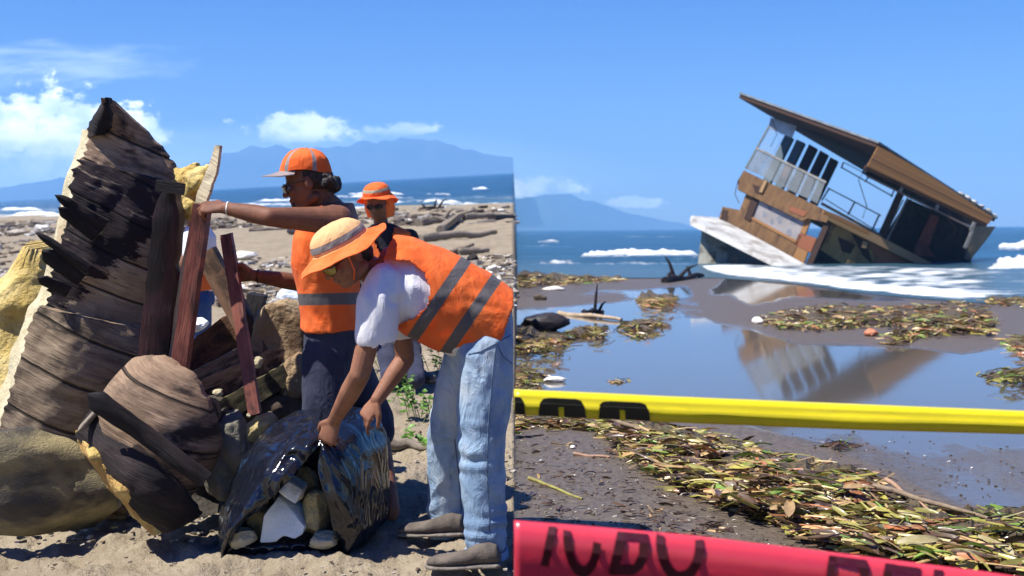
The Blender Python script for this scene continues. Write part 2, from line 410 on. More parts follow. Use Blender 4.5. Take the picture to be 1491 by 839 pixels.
# ---- sea material (both sides)
def sea_mat(name, deep, shal):
    m, n, p, o = new_mat(name)
    t = n.n('ShaderNodeTexCoord'); ob = t.outputs['Object']
    at = n.n('ShaderNodeAttribute', attribute_name='foam'); sh = n.n('ShaderNodeAttribute', attribute_name='shallow')
    fn_ = n.noise(n.mapping(ob, (0.35, 0.8, 1)), 2.2, 9, 0.68, 0.6)
    f = n.ramp(n.math('ADD', at.outputs['Fac'], n.math('MULTIPLY', n.math('SUBTRACT', fn_, 0.5), 1.5)), 0.36, 0.80)
    cap_ = n.ramp(n.noise(n.mapping(ob, (0.05, 0.35, 1)), 1.0, 8, 0.7), 0.735, 0.78, 0, 0.7)
    f = n.math('MAXIMUM', f, cap_)
    big = n.ramp(n.noise(n.mapping(ob, (0.008, 0.07, 1)), 1.0, 5, 0.6), 0.35, 0.65)
    colr = n.mix(big, deep, tuple(x*0.55 for x in deep))
    colr = n.mix(sh.outputs['Fac'], colr, shal)
    colr = n.mix(f, colr, (0.82, 0.85, 0.87)); n.l(colr, p.inputs['Base Color'])
    n.l(n.math('MULTIPLY_ADD', f, 0.6, 0.22), p.inputs['Roughness']); p.inputs['IOR'].default_value = 1.33
    p.inputs['Specular IOR Level'].default_value = 0.32
    h = n.math('ADD', n.noise(n.mapping(ob, (0.12, 0.5, 1)), 1.0, 7, 0.62), n.math('MULTIPLY', n.noise(n.mapping(ob, (0.8, 2.2, 1)), 1.2, 5, 0.6), 0.18))
    bu = n.n('ShaderNodeBump'); bu.inputs['Strength'].default_value = 1.0; bu.inputs['Distance'].default_value = 1.1
    n.l(h, bu.inputs['Height']); n.l(bu.outputs[0], p.inputs['Normal']); return m
SEAL = sea_mat('sea_left_water', (0.012, 0.075, 0.15), (0.06, 0.13, 0.16))
SEAR = sea_mat('sea_right_water', (0.014, 0.08, 0.15), (0.05, 0.10, 0.13))
def streak(u, v, u0, u1, v0, v1, soft=2.0):
    t = (u-u0)/(u1-u0)
    if t <= 0 or t >= 1: return 0
    h_ = (v1-v0)*(math.sin(math.pi*t)**.45)*(.8+.45*noise.fractal(V((u*.045, u0*.37, 0)), 1, 2, 3)); b = v1-(v1-v0)*.12*noise.noise(V((u*.06, v0, 3)))
    return max(0, min(1, min((v-(b-h_))/soft+.4, (b-v)/soft+.4)))*(.8+.35*noise.noise(V((u*.15, v*.3, 1))))
foamL = [(0, 62, 301, 308), (20, 90, 309, 316), (370, 470, 290.5, 295), (470, 600, 286, 289), (330, 460, 298, 301), (405, 440, 286.5, 289), (505, 590, 280, 285), (685, 716, 273.5, 277.5), (250, 330, 291, 294),
         (615, 660, 283, 285), (480, 748, 294, 297), (590, 748, 300, 303.5), (0, 120, 316, 321), (290, 480, 303, 307), (560, 610, 288, 290)]
def lfoam(u, v, p):
    vv = lhor(u)+ (v-lhor(u)); s_ = max([streak(u, v, *f) for f in foamL]+[0])
    sh_ = interp(shoreL, u)
    return max(s_, 0.75*max(0, 1-abs(v-sh_+2)/3.5), 0.42*max(0, 1-abs(v-sh_+10)/10))
lsu = [-2600, -1500, -900, -500, -250]+frange(-150, SEAM, 170)
def lsea(u, t):
    a = lhor(u)+0.35; b = interp(shoreL, u)+1.5; return lg(u, a+(b-a)*t, -0.05)
lst = [(i/90)**1.6 for i in range(91)]
def lv(u, t): a = lhor(u)+0.35; b = interp(shoreL, u)+1.5; return a+(b-a)*t
o = sheet('sea', lsu, lst, lsea, SEAL, ML, attrs={'foam': lambda u, t, p: lfoam(u, lv(u, t), p), 'shallow': lambda u, t, p: max(0, 1-(interp(shoreL, u)-lv(u, t))/16)},
          zfn=lambda u, t, p: 0.25*lfoam(u, lv(u, t), p)*(t < 0.85) + 0.18*noise.noise(V((p.x*.05, p.y*.22, 0)))*(t < .9 and p.y < 500),
          skirt=(len(lsu)-1, lambda q: 0.05+q.y*0.07))
o.visible_shadow = False
# ---- right beach
pools = [[(748, 442), (860, 425), (1000, 418), (1010, 430), (1040, 470), (1090, 478), (1160, 500), (1330, 505), (1400, 515), (1700, 470), (1750, 640),
          (1491, 745), (1400, 740), (1290, 690), (1200, 655), (1060, 615), (900, 603), (740, 612)],
         [(1060, 400), (1330, 440), (1100, 455), (1030, 430)], [(1440, 400), (1700, 420), (1600, 445), (1450, 436)]]
dry = [([(748, 404), (930, 402), (1000, 412), (900, 418), (748, 428)], 1), ([(760, 433), (900, 427), (930, 436), (840, 447), (748, 452)], .9),
       ([(1150, 430), (1500, 455), (1600, 462), (1560, 492), (1450, 492), (1330, 480), (1120, 470), (1080, 450)], .8), ([(960, 440), (1060, 425), (1100, 450), (1090, 470), (1000, 462)], .6)]
def rwet(u, v, p):
    w_ = max(min(1, max(0, sdist(q, u, v)/14+0.5)) for q in pools)
    w_ *= 1-.5*min(1, max(0, (v-600)/70))
    for q, k in dry: w_ *= 1-k*min(1, max(0, sdist(q, u, v)/10+0.5))
    return w_
def wet_mat():
    m, n, p, o = new_mat('wet_dark_sand')
    t = n.n('ShaderNodeTexCoord'); ob = t.outputs['Object']
    at = n.n('ShaderNodeAttribute', attribute_name='wet')
    nz = n.noise(n.mapping(ob, (0.5, 0.22, 1)), 2.0, 7, 0.6)
    wet = n.ramp(n.math('ADD', at.outputs['Fac'], n.math('MULTIPLY', n.math('SUBTRACT', nz, 0.5), 1.3)), 0.25, 0.8)
    fine = n.noise(ob, 30, 5, 0.7)
    c1 = n.mix(n.ramp(fine, 0.35, 0.7), (0.135, 0.108, 0.082), (0.075, 0.06, 0.048))
    c1 = n.mix(n.ramp(n.noise(ob, 60, 2, 0.5), 0.70, 0.76, 0, 0.8), c1, (0.012, 0.01, 0.01))
    colr = n.mix(wet, c1, (0.092, 0.080, 0.068)); n.l(colr, p.inputs['Base Color'])
    n.l(n.ramp(wet, 0, .6, 0.42, 0.05), p.inputs['Roughness']); p.inputs['IOR'].default_value = 1.33; n.l(n.ramp(wet, 0, .6, .28, .5), p.inputs['Specular IOR Level'])
    spots = n.math('MULTIPLY', n.ramp(n.noise(ob, 8, 6, 0.7), 0.3, 0.7), n.math('MAXIMUM', n.math('SUBTRACT', .85, wet), 0.0))
    h = n.math('ADD', n.math('MULTIPLY', spots, 0.012), n.math('MULTIPLY', n.noise(n.mapping(ob, (0.35, 1.0, 1)), 1.2, 3, 0.5), 0.0006))
    bu = n.n('ShaderNodeBump'); bu.inputs['Strength'].default_value = 1.0; bu.inputs['Distance'].default_value = 1.0
    n.l(h, bu.inputs['Height']); n.l(bu.outputs[0], p.inputs['Normal']); return m
WET = wet_mat()
rus = frange(SEAM, 1600, 150)+[1700, 1850, 2100, 2600, 3400]
rvs = frange(396, 520, 60)+frange(523, 860, 110)+[900, 980, 1100, 1300, 1700]
def rdip(u, v, p): return 0.0
o = sheet('wet_beach_sand', rus, rvs, rb, WET, MR, attrs={'wet': rwet}, zfn=rdip, skirt=(0, lambda q: 0.5 if q.y < 5 else 0.1))
# ---- right sea
foamR = [(782, 818, 348, 355), (845, 1020, 363, 378), (770, 850, 380, 386), (860, 1020, 381, 386), (748, 842, 358, 361), (1030, 1100, 340, 343), (900, 1000, 344, 347), (1452, 1560, 346, 367), (1436, 1560, 377, 393), (755, 800, 340, 342)]
wash = [(1022, 388), (1060, 383), (1200, 387), (1320, 389), (1450, 391), (1600, 398), (1600, 432), (1500, 430), (1440, 434), (1420, 438), (1330, 432), (1250, 424), (1150, 411), (1060, 402), (1030, 395)]
def rfoam(u, v, p):
    a = max([streak(u, v, *f, 5.0)*(1.0 if f[3]-f[2] > 8 else 0.8) for f in foamR]+[0])
    s_ = sdist(wash, u, v)
    b = 0.0
    if s_ > -4:
        edge = interp([(1022, 393), (1060, 402), (1150, 411), (1250, 424), (1330, 432), (1430, 438), (1600, 432)], u)
        b = min(1, max(0, s_/5+0.5))*(0.52+0.45*max(0, 1-abs(v-edge+6)/9)+.34*noise.noise(V((u*.03, v*.22, 0))))
        b *= 1-.45*min(1, max(0, (u-1400)/60))
    return max(a, b)
rsu = frange(SEAM, 1600, 190)+[1750, 2100, 2900, 4000]
def rshore(u): return interp([(748, 405), (1010, 405), (1040, 405), (1150, 413), (1250, 427), (1340, 436), (1430, 442), (1600, 438), (4000, 430)], u)
def rv_(u, t): a = rhor(u)+0.35; return a+(rshore(u)-a)*t
rst = [(i/130)**1.5 for i in range(131)]
def rsea(u, t):
    v = rv_(u, t); p = rg(u, v, 0)
    if v > 399:               # the wash runs up the sand as a thin sheet
        q = rb(u, v, 0.004); p = q if q.z > p.z-1e-6 else p
    return p
def rwave(u, t, p):
    v = rv_(u, t); f = rfoam(u, v, p)
    if v > 383: return 0.03*f + 0.01
    return (0.38 if 343 < v else 0.2)*f + 0.14*noise.noise(V((p.x*.06, p.y*.25, 2)))*(p.y < 600)
o = sheet('sea', rsu, rst, rsea, SEAR, MR, attrs={'foam': lambda u, t, p: rfoam(u, rv_(u, t), p), 'shallow': lambda u, t, p: max(0, min(1, (rv_(u, t)-372)/24))}, zfn=rwave)
# ---- mountains
def ridge(name, prof, fn, horf, y, M, depth=700.0, u0=None, seed=0, clipu=None):
    us = frange(prof[0][0], prof[-1][0], 90); mb = MB(); rows = [(-.6, 0.0), (-.35, .35), (-.15, .75), (0, 1.0), (.3, .8), (.8, .3), (1.3, 0.0)]
    P = []
    for (dy, k) in rows:
        for u in us:
            top = interp(prof, u)+1.6*noise.fractal(V((u*0.03, seed, 0)), 1, 2, 4)
            b = fn(u, horf(u), y); tp = fn(u, min(top, horf(u)-0.3), y); h_ = (tp-b).length
            x = b.x*(y+dy*depth)/y if True else 0
            P.append(V((b.x if clipu is None else x, y+dy*depth, b.z*(1)+h_*k*(1+0.12*noise.noise(V((u*.05, dy*3, seed))))-2)))
    w_ = len(us); F = [(j*w_+i, j*w_+i+1, (j+1)*w_+i+1, (j+1)*w_+i) for j in range(len(rows)-1) for i in range(w_-1)]
    mb.v = P; mb.f = F; me = mesh_of(mb); fix_normals(me)
    return link(name, me, MOUNT, M=M, kind='structure')
MOUNT = pm('forested_mountain', (0.035, 0.06, 0.045), (0.06, 0.075, 0.05), 0.004, 0.9, co='Object')
ridge('mountain_range', [(250, 262), (290, 244), (320, 228), (360, 216), (400, 212), (450, 215), (480, 216), (540, 205), (600, 202), (640, 203), (680, 217), (720, 226), (748, 228)], lp, lhor, 6500, ML, seed=3, clipu=1)
ridge('mountain_range', [(-300, 292), (-100, 285), (0, 274), (50, 265), (110, 258), (180, 262), (260, 276)], lp, lhor, 6500, ML, seed=5, clipu=1)
ridge('mountain_range', [(750, 288), (765, 290), (790, 283), (815, 282), (850, 288), (880, 299), (920, 311), (970, 321), (1010, 329), (1060, 333)], rp, rhor, 6500, MR, seed=8, clipu=1)
# ---- air
hm = bpy.data.materials.new('haze_air'); hm.use_nodes = True; ht = NT(hm.node_tree); ht.t.nodes.clear()
pv = ht.n('ShaderNodeVolumePrincipled'); pv.inputs['Color'].default_value = (0.27, 0.58, 1.0, 1); pv.inputs['Density'].default_value = 0.00025; pv.inputs['Anisotropy'].default_value = 0.0
ho = ht.n('ShaderNodeOutputMaterial'); ht.l(pv.outputs[0], ho.inputs['Volume'])
mb = MB(); mb.box((0, 3720, 280), (5000, 0, 0), (0, 3780, 0), (0, 0, 283))
hz = link('haze', mesh_of(mb), hm, M=MR, kind='stuff', smooth=False)
# ================================================================== THE WRECKAGE ON THE LEFT
W_BROWN = wood('bleached_brown_boards', (0.18, 0.112, 0.072), (0.42, 0.29, 0.19), (0.035, 0.022, 0.02), 22, (0.5, 0.64), 1.0, planks=0.16)
W_BROWN2 = wood('worn_grey_brown_boards', (0.19, 0.13, 0.085), (0.42, 0.32, 0.21), (0.05, 0.034, 0.026), 18, (0.5, 0.66), 1.0, planks=0.2)
W_PALE = wood('pale_peeled_boards', (0.28, 0.20, 0.135), (0.45, 0.35, 0.24), (0.02, 0.012, 0.016), 20, (0.60, 0.63), 1.0, planks=0.17, char=True)
W_CHAR = wood('charred_black_wood', (0.014, 0.009, 0.010), (0.040, 0.026, 0.026), (0.008, 0.006, 0.008), 30, (0.4, 0.6), 1.2, 0.75)
W_WINE = wood('dark_wine_painted_beam', (0.030, 0.011, 0.014), (0.055, 0.02, 0.022), (0.010, 0.006, 0.008), 26, (0.48, 0.6), 0.7, 0.5)
W_RED = wood('red_brown_painted_wood', (0.17, 0.045, 0.033), (0.25, 0.085, 0.055), (0.05, 0.02, 0.017), 24, (0.5, 0.66), 0.7, 0.55)
W_LIGHT = wood('pale_split_wood', (0.50, 0.42, 0.28), (0.62, 0.54, 0.37), (0.24, 0.17, 0.10), 24, (0.55, 0.7), 0.7)
W_DRIFT = wood('grey_driftwood', (0.20, 0.165, 0.13), (0.30, 0.255, 0.20), (0.07, 0.055, 0.045), 16, (0.5, 0.7), 0.9)
W_RUST = wood('orange_brown_broken_board', (0.17, 0.075, 0.035), (0.28, 0.14, 0.07), (0.05, 0.025, 0.018), 14, (0.5, 0.66), 1.0)
FOAMY = pm('yellowed_foam', (0.48, 0.34, 0.09), (0.60, 0.47, 0.19), 6, 0.85, 1.0, 45, c3=(0.40, 0.24, 0.07), bdist=0.02)
FOAMP = pm('pale_cream_foam', (0.44, 0.385, 0.235), (0.56, 0.50, 0.34), 9, 0.9, 1.0, 60, c3=(0.42, 0.33, 0.2), bdist=0.015)
FOAMO = pm('mustard_hull_foam', (0.42, 0.33, 0.14), (0.50, 0.42, 0.22), 5, 0.85, 0.8, 40, c3=(0.10, 0.08, 0.05), s3=3, lo3=0.45, hi3=0.62, bdist=0.02)
FOAMT = pm('tan_dirty_foam', (0.30, 0.205, 0.115), (0.42, 0.31, 0.18), 5, 0.95, 1.0, 30, c3=(0.14, 0.085, 0.045), s3=4, bdist=0.03)
STONE = pm('grey_foam_lump', (0.17, 0.16, 0.13), (0.27, 0.255, 0.21), 5, 0.95, 1.0, 40, c3=(0.10, 0.095, 0.07), bdist=0.03)
WHITEF = pm('white_polystyrene', (0.74, 0.77, 0.76), (0.84, 0.86, 0.85), 12, 0.9, 0.7, 120, c3=(0.5, 0.5, 0.45), bdist=0.006)
def rows(tab, dy=0.0):
    """tab: (uL, vL, yL, uR, vR, yR)"""
    return [lp(a, b, c+dy) for a, b, c, *_ in tab], [lp(d, e, f+dy) for *_, d, e, f in tab]
def slab(tab, dy=0.0, tilt=31, **k):
    """boards run down to the right, tilt degrees below the horizontal"""
    L, Rr = rows(tab, dy); m = MB().ruled(L, Rr, **k); c, s = math.cos(R(tilt)), math.sin(R(tilt))
    m.uv = {i: (p.x*c-p.z*s, p.x*s+p.z*c) for i, p in enumerate(m.v)}; return m
hull = root('hull_wreckage', 'tall leaning boat hull section of weathered brown boards with charred splintered planks', 'wreckage', base=lg(110, 764))
upper = slab([(152, 143, 5.42, 160, 145, 5.40), (133, 182, 5.45, 203, 184, 5.5), (124, 222, 5.42, 240, 224, 5.56), (112, 246, 5.40, 266, 256, 5.6), (104, 270, 5.40, 276, 292, 5.62)],
             ns=40, nt=40, bulge=0.07, thick=0.05, ragged=0.05, rough=0.03, seed=1, nsc=5)
part('upper_boards', upper, W_BROWN, hull)
dark = slab([(154, 142, 5.38, 158, 142, 5.36), (131, 178, 5.42, 160, 180, 5.38), (128, 200, 5.43, 152, 196, 5.40)], ns=10, nt=16, bulge=0.02, thick=0.05, ragged=0.1, rough=0.02, seed=2)
part('bow_facing', dark, W_CHAR, hull)
mid = slab([(113, 232, 5.34, 268, 268, 5.52), (106, 270, 5.32, 270, 300, 5.50), (98, 320, 5.30, 262, 345, 5.48), (84, 380, 5.28, 240, 400, 5.46), (70, 430, 5.26, 215, 440, 5.44), (62, 462, 5.26, 205, 478, 5.42)],
           ns=40, nt=60, bulge=0.06, thick=0.05, ragged=0.05, rough=0.03, seed=3)
mid = mesh_of(mid); atc = mid.attributes.new('char', 'FLOAT', 'POINT')
for i_, v_ in enumerate(mid.vertices):
    a_, b_ = lpix(v_.co); atc.data[i_].value = max(-.6, min(.8, ((200-a_)*.75+(395-b_))/85))
part('middle_boards', mid, W_PALE, hull)
# splintered charred planks
def shard(tip, end, w0, w1, y, seed, mat=W_CHAR, n=14, thick=0.025, tipped=True, dend=0.07):
    a = lp(*tip, y); b = lp(*end, y+dend); d = (b-a); pr = V((d.z, 0, -d.x)).normalized(); k = y/FL
    L = []; Rr = []
    for i in range(n+1):
        t = i/n; c = a.lerp(b, t); wd = (w0*(min(1, t*(6 if tipped else 99)+.02)**0.7)+(w1-w0)*t)*k*(1+0.12*noise.noise(V((t*9, seed, 0))))
        jag = 0.012*noise.noise(V((t*14, seed, 4))); L.append(c-pr*(wd/2+jag)); Rr.append(c+pr*(wd/2-jag))
    # grain along the plank: swap uv
    m = MB().ruled(L, Rr, ns=6, nt=n*2, bulge=0.01, thick=thick, rough=0.012, seed=seed)
    m.uv = {i: (q[1], q[0]) for i, q in m.uv.items()}; return m
for tip, end, w0, w1, y, sd_ in [((80, 284), (150, 330), 12, 22, 5.18, 1), ((86, 302), (140, 342), 18, 24, 5.18, 2), ((52, 339), (128, 392), 9, 16, 5.12, 4), ((62, 366), (118, 408), 26, 22, 5.15, 5),
                                 ((54, 405), (98, 425), 14, 18, 5.14, 7)]:
    part('charred_plank', shard(tip, end, w0, w1, y, sd_), W_CHAR, hull)
low = slab([(58, 446, 5.20, 206, 476, 5.36), (44, 470, 5.18, 212, 500, 5.34), (30, 520, 5.14, 200, 540, 5.30), (14, 575, 5.10, 168, 580, 5.26), (2, 612, 5.08, 145, 612, 5.22), (-4, 650, 5.10, 130, 668, 5.2)],
           ns=40, nt=60, bulge=0.07, thick=0.05, ragged=0.02, rough=0.022, seed=5)
part('lower_boards', low, W_BROWN2, hull)
bot = slab([(-60, 620, 5.00, 62, 618, 5.12), (-64, 650, 4.98, 112, 648, 5.10), (-66, 680, 4.98, 142, 690, 5.10), (-66, 715, 5.0, 168, 722, 5.12), (-62, 742, 5.06, 166, 745, 5.14), (-55, 762, 5.12, 138, 766, 5.20)],
           ns=40, nt=36, bulge=0.16, thick=0.06, ragged=0.02, rough=0.03, seed=6)
part('rounded_bottom', bot, pm('mossy_hull_skin', (0.17, 0.14, 0.075), (0.33, 0.27, 0.13), 5, 0.75, 0.8, 90, c3=(0.045, 0.038, 0.032), s3=2.6, lo3=0.42, hi3=0.62, stretch=(0.7, 1, 1.6), bdist=0.008), hull)
edge = slab([(126, 190, 5.70, 133, 186, 5.44), (112, 225, 5.72, 125, 222, 5.42), (94, 285, 5.72, 110, 262, 5.40), (80, 345, 5.65, 94, 350, 5.32), (58, 420, 5.6, 76, 430, 5.28), (40, 452, 5.5, 64, 452, 5.24),
             (22, 500, 5.45, 44, 500, 5.18), (4, 560, 5.42, 26, 560, 5.14), (-12, 620, 5.4, 8, 620, 5.10)], ns=14, nt=60, bulge=0.02, thick=0.06, ragged=0.0, rough=0.02, seed=7, nsc=7, tdir=V((0.7, 0.7, 0)))
part('foam_core_edge', edge, FOAMP, hull)
bm_ = shard((247, 262), (218, 560), 36, 46, 5.12, 21, W_WINE, 20, 0.09)
t_ = root('burnt_beam', 'dark wine-red charred beam fixed upright against the right side of the tall hull', 'beam', base=lg(215, 740))
part('beam', bm_, W_WINE, t_); cp = MB(); cp.bar(lp(228, 270, 5.05), lp(268, 276, 5.06), 0.05, 0.05); part('cross_piece', cp, W_CHAR, t_)
# foam behind on the left
fb = slab([(40, 352, 6.2, 66, 362, 6.1), (0, 405, 6.2, 62, 400, 6.0), (-45, 430, 6.2, 56, 440, 5.9), (-60, 480, 6.1, 44, 480, 5.9), (-60, 540, 6.0, 30, 545, 5.8), (-60, 640, 5.9, 20, 640, 5.7), (-60, 715, 5.8, 10, 715, 5.7)],
          ns=30, nt=50, bulge=0.1, thick=0.35, ragged=0.06, rough=0.07, seed=11, nsc=3)
part('foam_slab', fb, FOAMY, label='big curved slab of yellow foam standing behind the left edge of the tall hull', cat='foam slab', base=lg(-20, 700))
# front barrel-like piece
fr = root('hull_fragment', 'rounded hull fragment of brown boards with yellow foam underside in front of the tall hull', 'wreckage', base=lg(235, 776))
T2 = [(140, 590, 4.80, 192, 522, 4.98), (146, 622, 4.72, 238, 522, 4.95), (160, 660, 4.68, 283, 552, 4.92), (182, 700, 4.66, 310, 605, 4.90), (205, 735, 4.68, 318, 655, 4.92), (232, 772, 4.76, 300, 700, 4.98)]
part('boards', slab(T2, ns=40, nt=44, bulge=0.08, thick=0.05, ragged=0.02, rough=0.02, seed=12), W_BROWN, fr)
T3 = [(108, 634, 4.80, 150, 575, 4.86), (135, 662, 4.72, 190, 622, 4.74), (165, 700, 4.68, 225, 668, 4.68), (195, 740, 4.68, 260, 712, 4.68), (234, 778, 4.76, 292, 752, 4.80)]
part('lower_boards', slab(T3, ns=24, nt=44, bulge=0.05, thick=0.05, ragged=0.03, rough=0.02, seed=13), W_CHAR, fr)
T4 = [(112, 628, 4.86, 128, 612, 4.9), (116, 650, 4.84, 148, 655, 4.70), (146, 690, 4.82, 178, 694, 4.66), (180, 738, 4.82, 205, 732, 4.66), (216, 772, 4.84, 240, 776, 4.74)]
part('foam_underside', slab(T4, ns=14, nt=44, bulge=0.05, thick=0.22, ragged=0.08, rough=0.035, seed=14, nsc=8), FOAMY, fr)
part('charred_plank', shard((128, 574), (300, 700), 32, 26, 4.625, 15, tipped=False, dend=.03, thick=.012), W_CHAR, fr)
part('charred_plank', shard((112, 630), (150, 588), 9, 8, 4.70, 16), W_DRIFT, fr)
br = slab([(318, 600, 5.1, 322, 600, 5.1), (300, 655, 5.15, 330, 660, 5.2), (262, 700, 5.1, 322, 712, 5.2), (240, 762, 5.0, 318, 745, 5.1)], ns=10, nt=16, bulge=.05, thick=.12, rough=.05, seed=17)
part('rubble_lump', br, pm('blackish_rubble', (0.03, 0.025, 0.02), (0.06, 0.05, 0.04), 6, 0.9, 1, 30), label='dark lump in the shade right of the rounded hull fragment', cat='rubble', base=lg(285, 750))  # rubble in very dark brown tones
# loose timbers (a board each)
def board(name, label, p, q, w_, t_, mat, cat='plank', up=V((0, 1, 0)), grp=None, jag=0.0, bend=0.0):
    a, b = lp(*p), lp(*q); mb = MB(); n = 10; L = []; Rr = []
    d = (b-a).normalized(); s_ = d.cross(V((0, 1, 0))).normalized()
    for i in range(n+1):
        t = i/n; c = a.lerp(b, t)+s_*(bend*math.sin(math.pi*t)); k = 1+0.06*noise.noise(V((t*7, p[0], 0)))
        L.append(c-s_*(w_/2*k)); Rr.append(c+s_*(w_/2*k))
    mb.ruled(L, Rr, ns=6, nt=24, thick=t_, rough=0.007, seed=int(p[0]), ragged=jag, nsc=9)
    mb.uv = {i: (q_[1], q_[0]) for i, q_ in mb.uv.items()}
    lowp = a if a.z < b.z else b
    return part(name, mb, mat, label=label, cat=cat, base=(lowp.x, lowp.y, lowp.z), group=grp)
board('red_post', 'long red-brown post right of the charred beam, its top gripped by the man in cap', (292, 298, 5.02), (252, 585, 5.0), 0.066, 0.08, W_RED, 'post')
pl_ = root('pale_plank', 'pale split plank with cream foam stuck to it, behind the top of the red-brown post', 'plank', base=lg(265, 740))
part('board', slab([(313, 212, 5.22, 321, 211, 5.2), (300, 250, 5.22, 314, 252, 5.2), (284, 292, 5.22, 301, 294, 5.2), (262, 400, 5.2, 283, 400, 5.2), (240, 560, 5.2, 262, 560, 5.2)], ns=6, nt=40, thick=0.05, ragged=0.06, rough=0.012, seed=22, nsc=9), W_LIGHT, pl_)
fo = MB()
for i in range(26):
    u = rnd.uniform(270, 297); v = 250+rnd.random()*62; r = rnd.uniform(.022, .05); fo.ball(lp(u+(280-v)*0.12, v, 5.33+rnd.uniform(-.04, .04)), r)
fo.tube([lp(262, 262, 5.4), lp(292, 248, 5.38)], [.05, .04], 10)
me = remesh(fo, 0.012, 2); displace(me, lambda p, n_: 0.018*noise.fractal(p*22, 1, 2, 4)); part('foam_lump', me, FOAMY, pl_)
held = board('held_plank', 'narrow red-brown plank held upright between the wreckage and the man in the cap', (328, 341, 5.30), (370, 604, 5.02), 0.052, 0.045, W_RED, jag=0.02)
board('timber', 'brown timber slanting down to the right behind the held red plank', (296, 368, 5.75), (418, 590, 5.55), 0.10, 0.09, wood('brown_timber', (0.13, 0.07, 0.045), (0.2, 0.115, 0.07), (0.05, 0.03, 0.02), 22), 'timber')
board('timber', 'short orange-brown broken timber with a rounded end, uppermost of the wood pile', (342, 478, 5.75), (262, 540, 5.65), 0.16, 0.14, W_RUST, 'timber', jag=0.04)
board('timber', 'pinkish-brown flat timber lying below the orange-brown one in the wood pile', (352, 520, 5.55), (262, 565, 5.5), 0.085, 0.16, W_BROWN2, 'timber', jag=0.04)
board('timber', 'long dark grey timber lying across the wood pile up to the tan foam block', (425, 520, 5.62), (270, 590, 5.4), 0.15, 0.16, W_BROWN, 'timber', jag=0.04)
board('timber', 'mossy brown timber lowest in the wood pile', (418, 545, 5.5), (290, 618, 5.35), 0.10, 0.2, wood('mossy_timber', (0.07, 0.06, 0.03), (0.14, 0.12, 0.06), (0.03, 0.025, 0.015), 18), 'timber', jag=0.05)
board('timber', 'stubby dark timber end behind the tan foam block', (372, 430, 6.0), (352, 520, 5.9), 0.09, 0.1, W_CHAR, 'timber', jag=0.05)
def lump(name, label, poly_c, r, mat, cat='foam block', seed=0, ang=0.25, voxel=0.016, flat=(1, 1, 1), amp=0.035, sc_=5.0, M=ML, kind=None):
    """an irregular block: convex-ish blob with planar cuts"""
    c = V(poly_c); rr = random.Random(seed); pl = [(V((rr.gauss(0, 1), rr.gauss(0, 1), rr.gauss(0, 1))).normalized(), rr.uniform(0.62, 0.9)) for _ in range(9)]
    bm = bmesh.new(); bmesh.ops.create_icosphere(bm, subdivisions=5, radius=1)
    for v_ in bm.verts:
        d = v_.co.normalized(); k = 1.0
        for n_, h_ in pl:
            q = d.dot(n_)
            if q > 0: k = min(k, h_/q)
        k *= 1+amp/0.2*0.5*noise.fractal(d*sc_*0.4+V((seed, 0, 0)), 1, 2, 5)
        v_.co = c+V((d.x*r[0]*k, d.y*r[1]*k, d.z*r[2]*k))
    me = bpy.data.meshes.new(name); bm.to_mesh(me); bm.free()
    return part(name, me, mat, label=label, cat=cat, base=(c.x, c.y, c.z-r[2]*0.8), M=M, kind=kind, sharp=60)
lump('foam_block', 'big tan dirty foam block beside the navy trousers of the man in the cap', lp(412, 500, 5.72), (.17, .16, .23), FOAMT, seed=3)
lump('foam_block', 'small brown foam block at the right end of the wood pile', lp(435, 560, 5.6), (.10, .12, .16), FOAMT, seed=4)
lump('foam_lump', 'tall grey-green foam lump standing left of the black bag', lp(343, 640, 5.12), (.095, .1, .16), STONE, 'foam lump', seed=5)
lump('foam_lump', 'squat brown and mustard foam lump under the foot of the held red plank', lp(385, 628, 5.15), (.10, .1, .085), FOAMO, 'foam lump', seed=6)
lump('foam_lump', 'round grey foam lump on the ground beside the rounded hull fragment', lp(322, 690, 5.1), (.08, .08, .12), STONE, 'foam lump', seed=7)
lump('foam_lump', 'small grey block in the shade below the tall grey-green lump', lp(345, 715, 5.15), (.10, .08, .07), STONE, 'foam lump', seed=17)
lump('rubble_lump', 'dark brown rubble lump filling the bottom of the wood pile', lp(395, 592, 5.6), (.22, .14, .12), pm('dark_rubble', (0.05, 0.035, 0.025), (0.10, 0.07, 0.045), 6, 0.9, 1, 30), 'rubble', seed=8)
lump('rubble_lump', 'dark rubble lump at the left bottom of the wood pile', lp(300, 615, 5.45), (.16, .14, .14), pm('dark_rubble_grey', (0.05, 0.045, 0.035), (0.11, 0.09, 0.065), 6, 0.9, 1, 30), 'rubble', seed=9)
lump('foam_scrap', 'tiny pale yellow foam scrap lying in the middle of the wood pile', lp(318, 572, 5.15), (.028, .02, .018), FOAMP, 'foam scrap', seed=10)
lump('foam_scrap', 'tiny cream foam scrap behind the held red plank', lp(376, 528, 5.45), (.028, .02, .03), FOAMP, 'foam scrap', seed=11)
lump('foam_scrap', 'pale crumb of foam against the foot of the held red plank', lp(362, 605, 4.98), (.010, .01, .01), FOAMP, 'foam scrap', seed=12)
lump('foam_scrap', 'cream foam scrap on the sand between hull and the rounded fragment', lg(172, 738, .06), (.09, .07, .07), FOAMT, 'foam scrap', seed=13)
ring = MB(); cc = lp(308, 598, 5.08)
for i in range(20):
    a0, a1 = 2*math.pi*i/20, 2*math.pi*(i+1)/20
    ring.tube([cc+V((math.cos(a0)*.034, -.01*math.sin(a0), math.sin(a0)*.05)), cc+V((math.cos(a1)*.034, -.01*math.sin(a1), math.sin(a1)*.05))], .010, 8)
part('pipe_ring', remesh(ring, .006, 2), W_BROWN2, label='small brown ring-shaped pipe end in the wood pile', cat='pipe', base=cc)
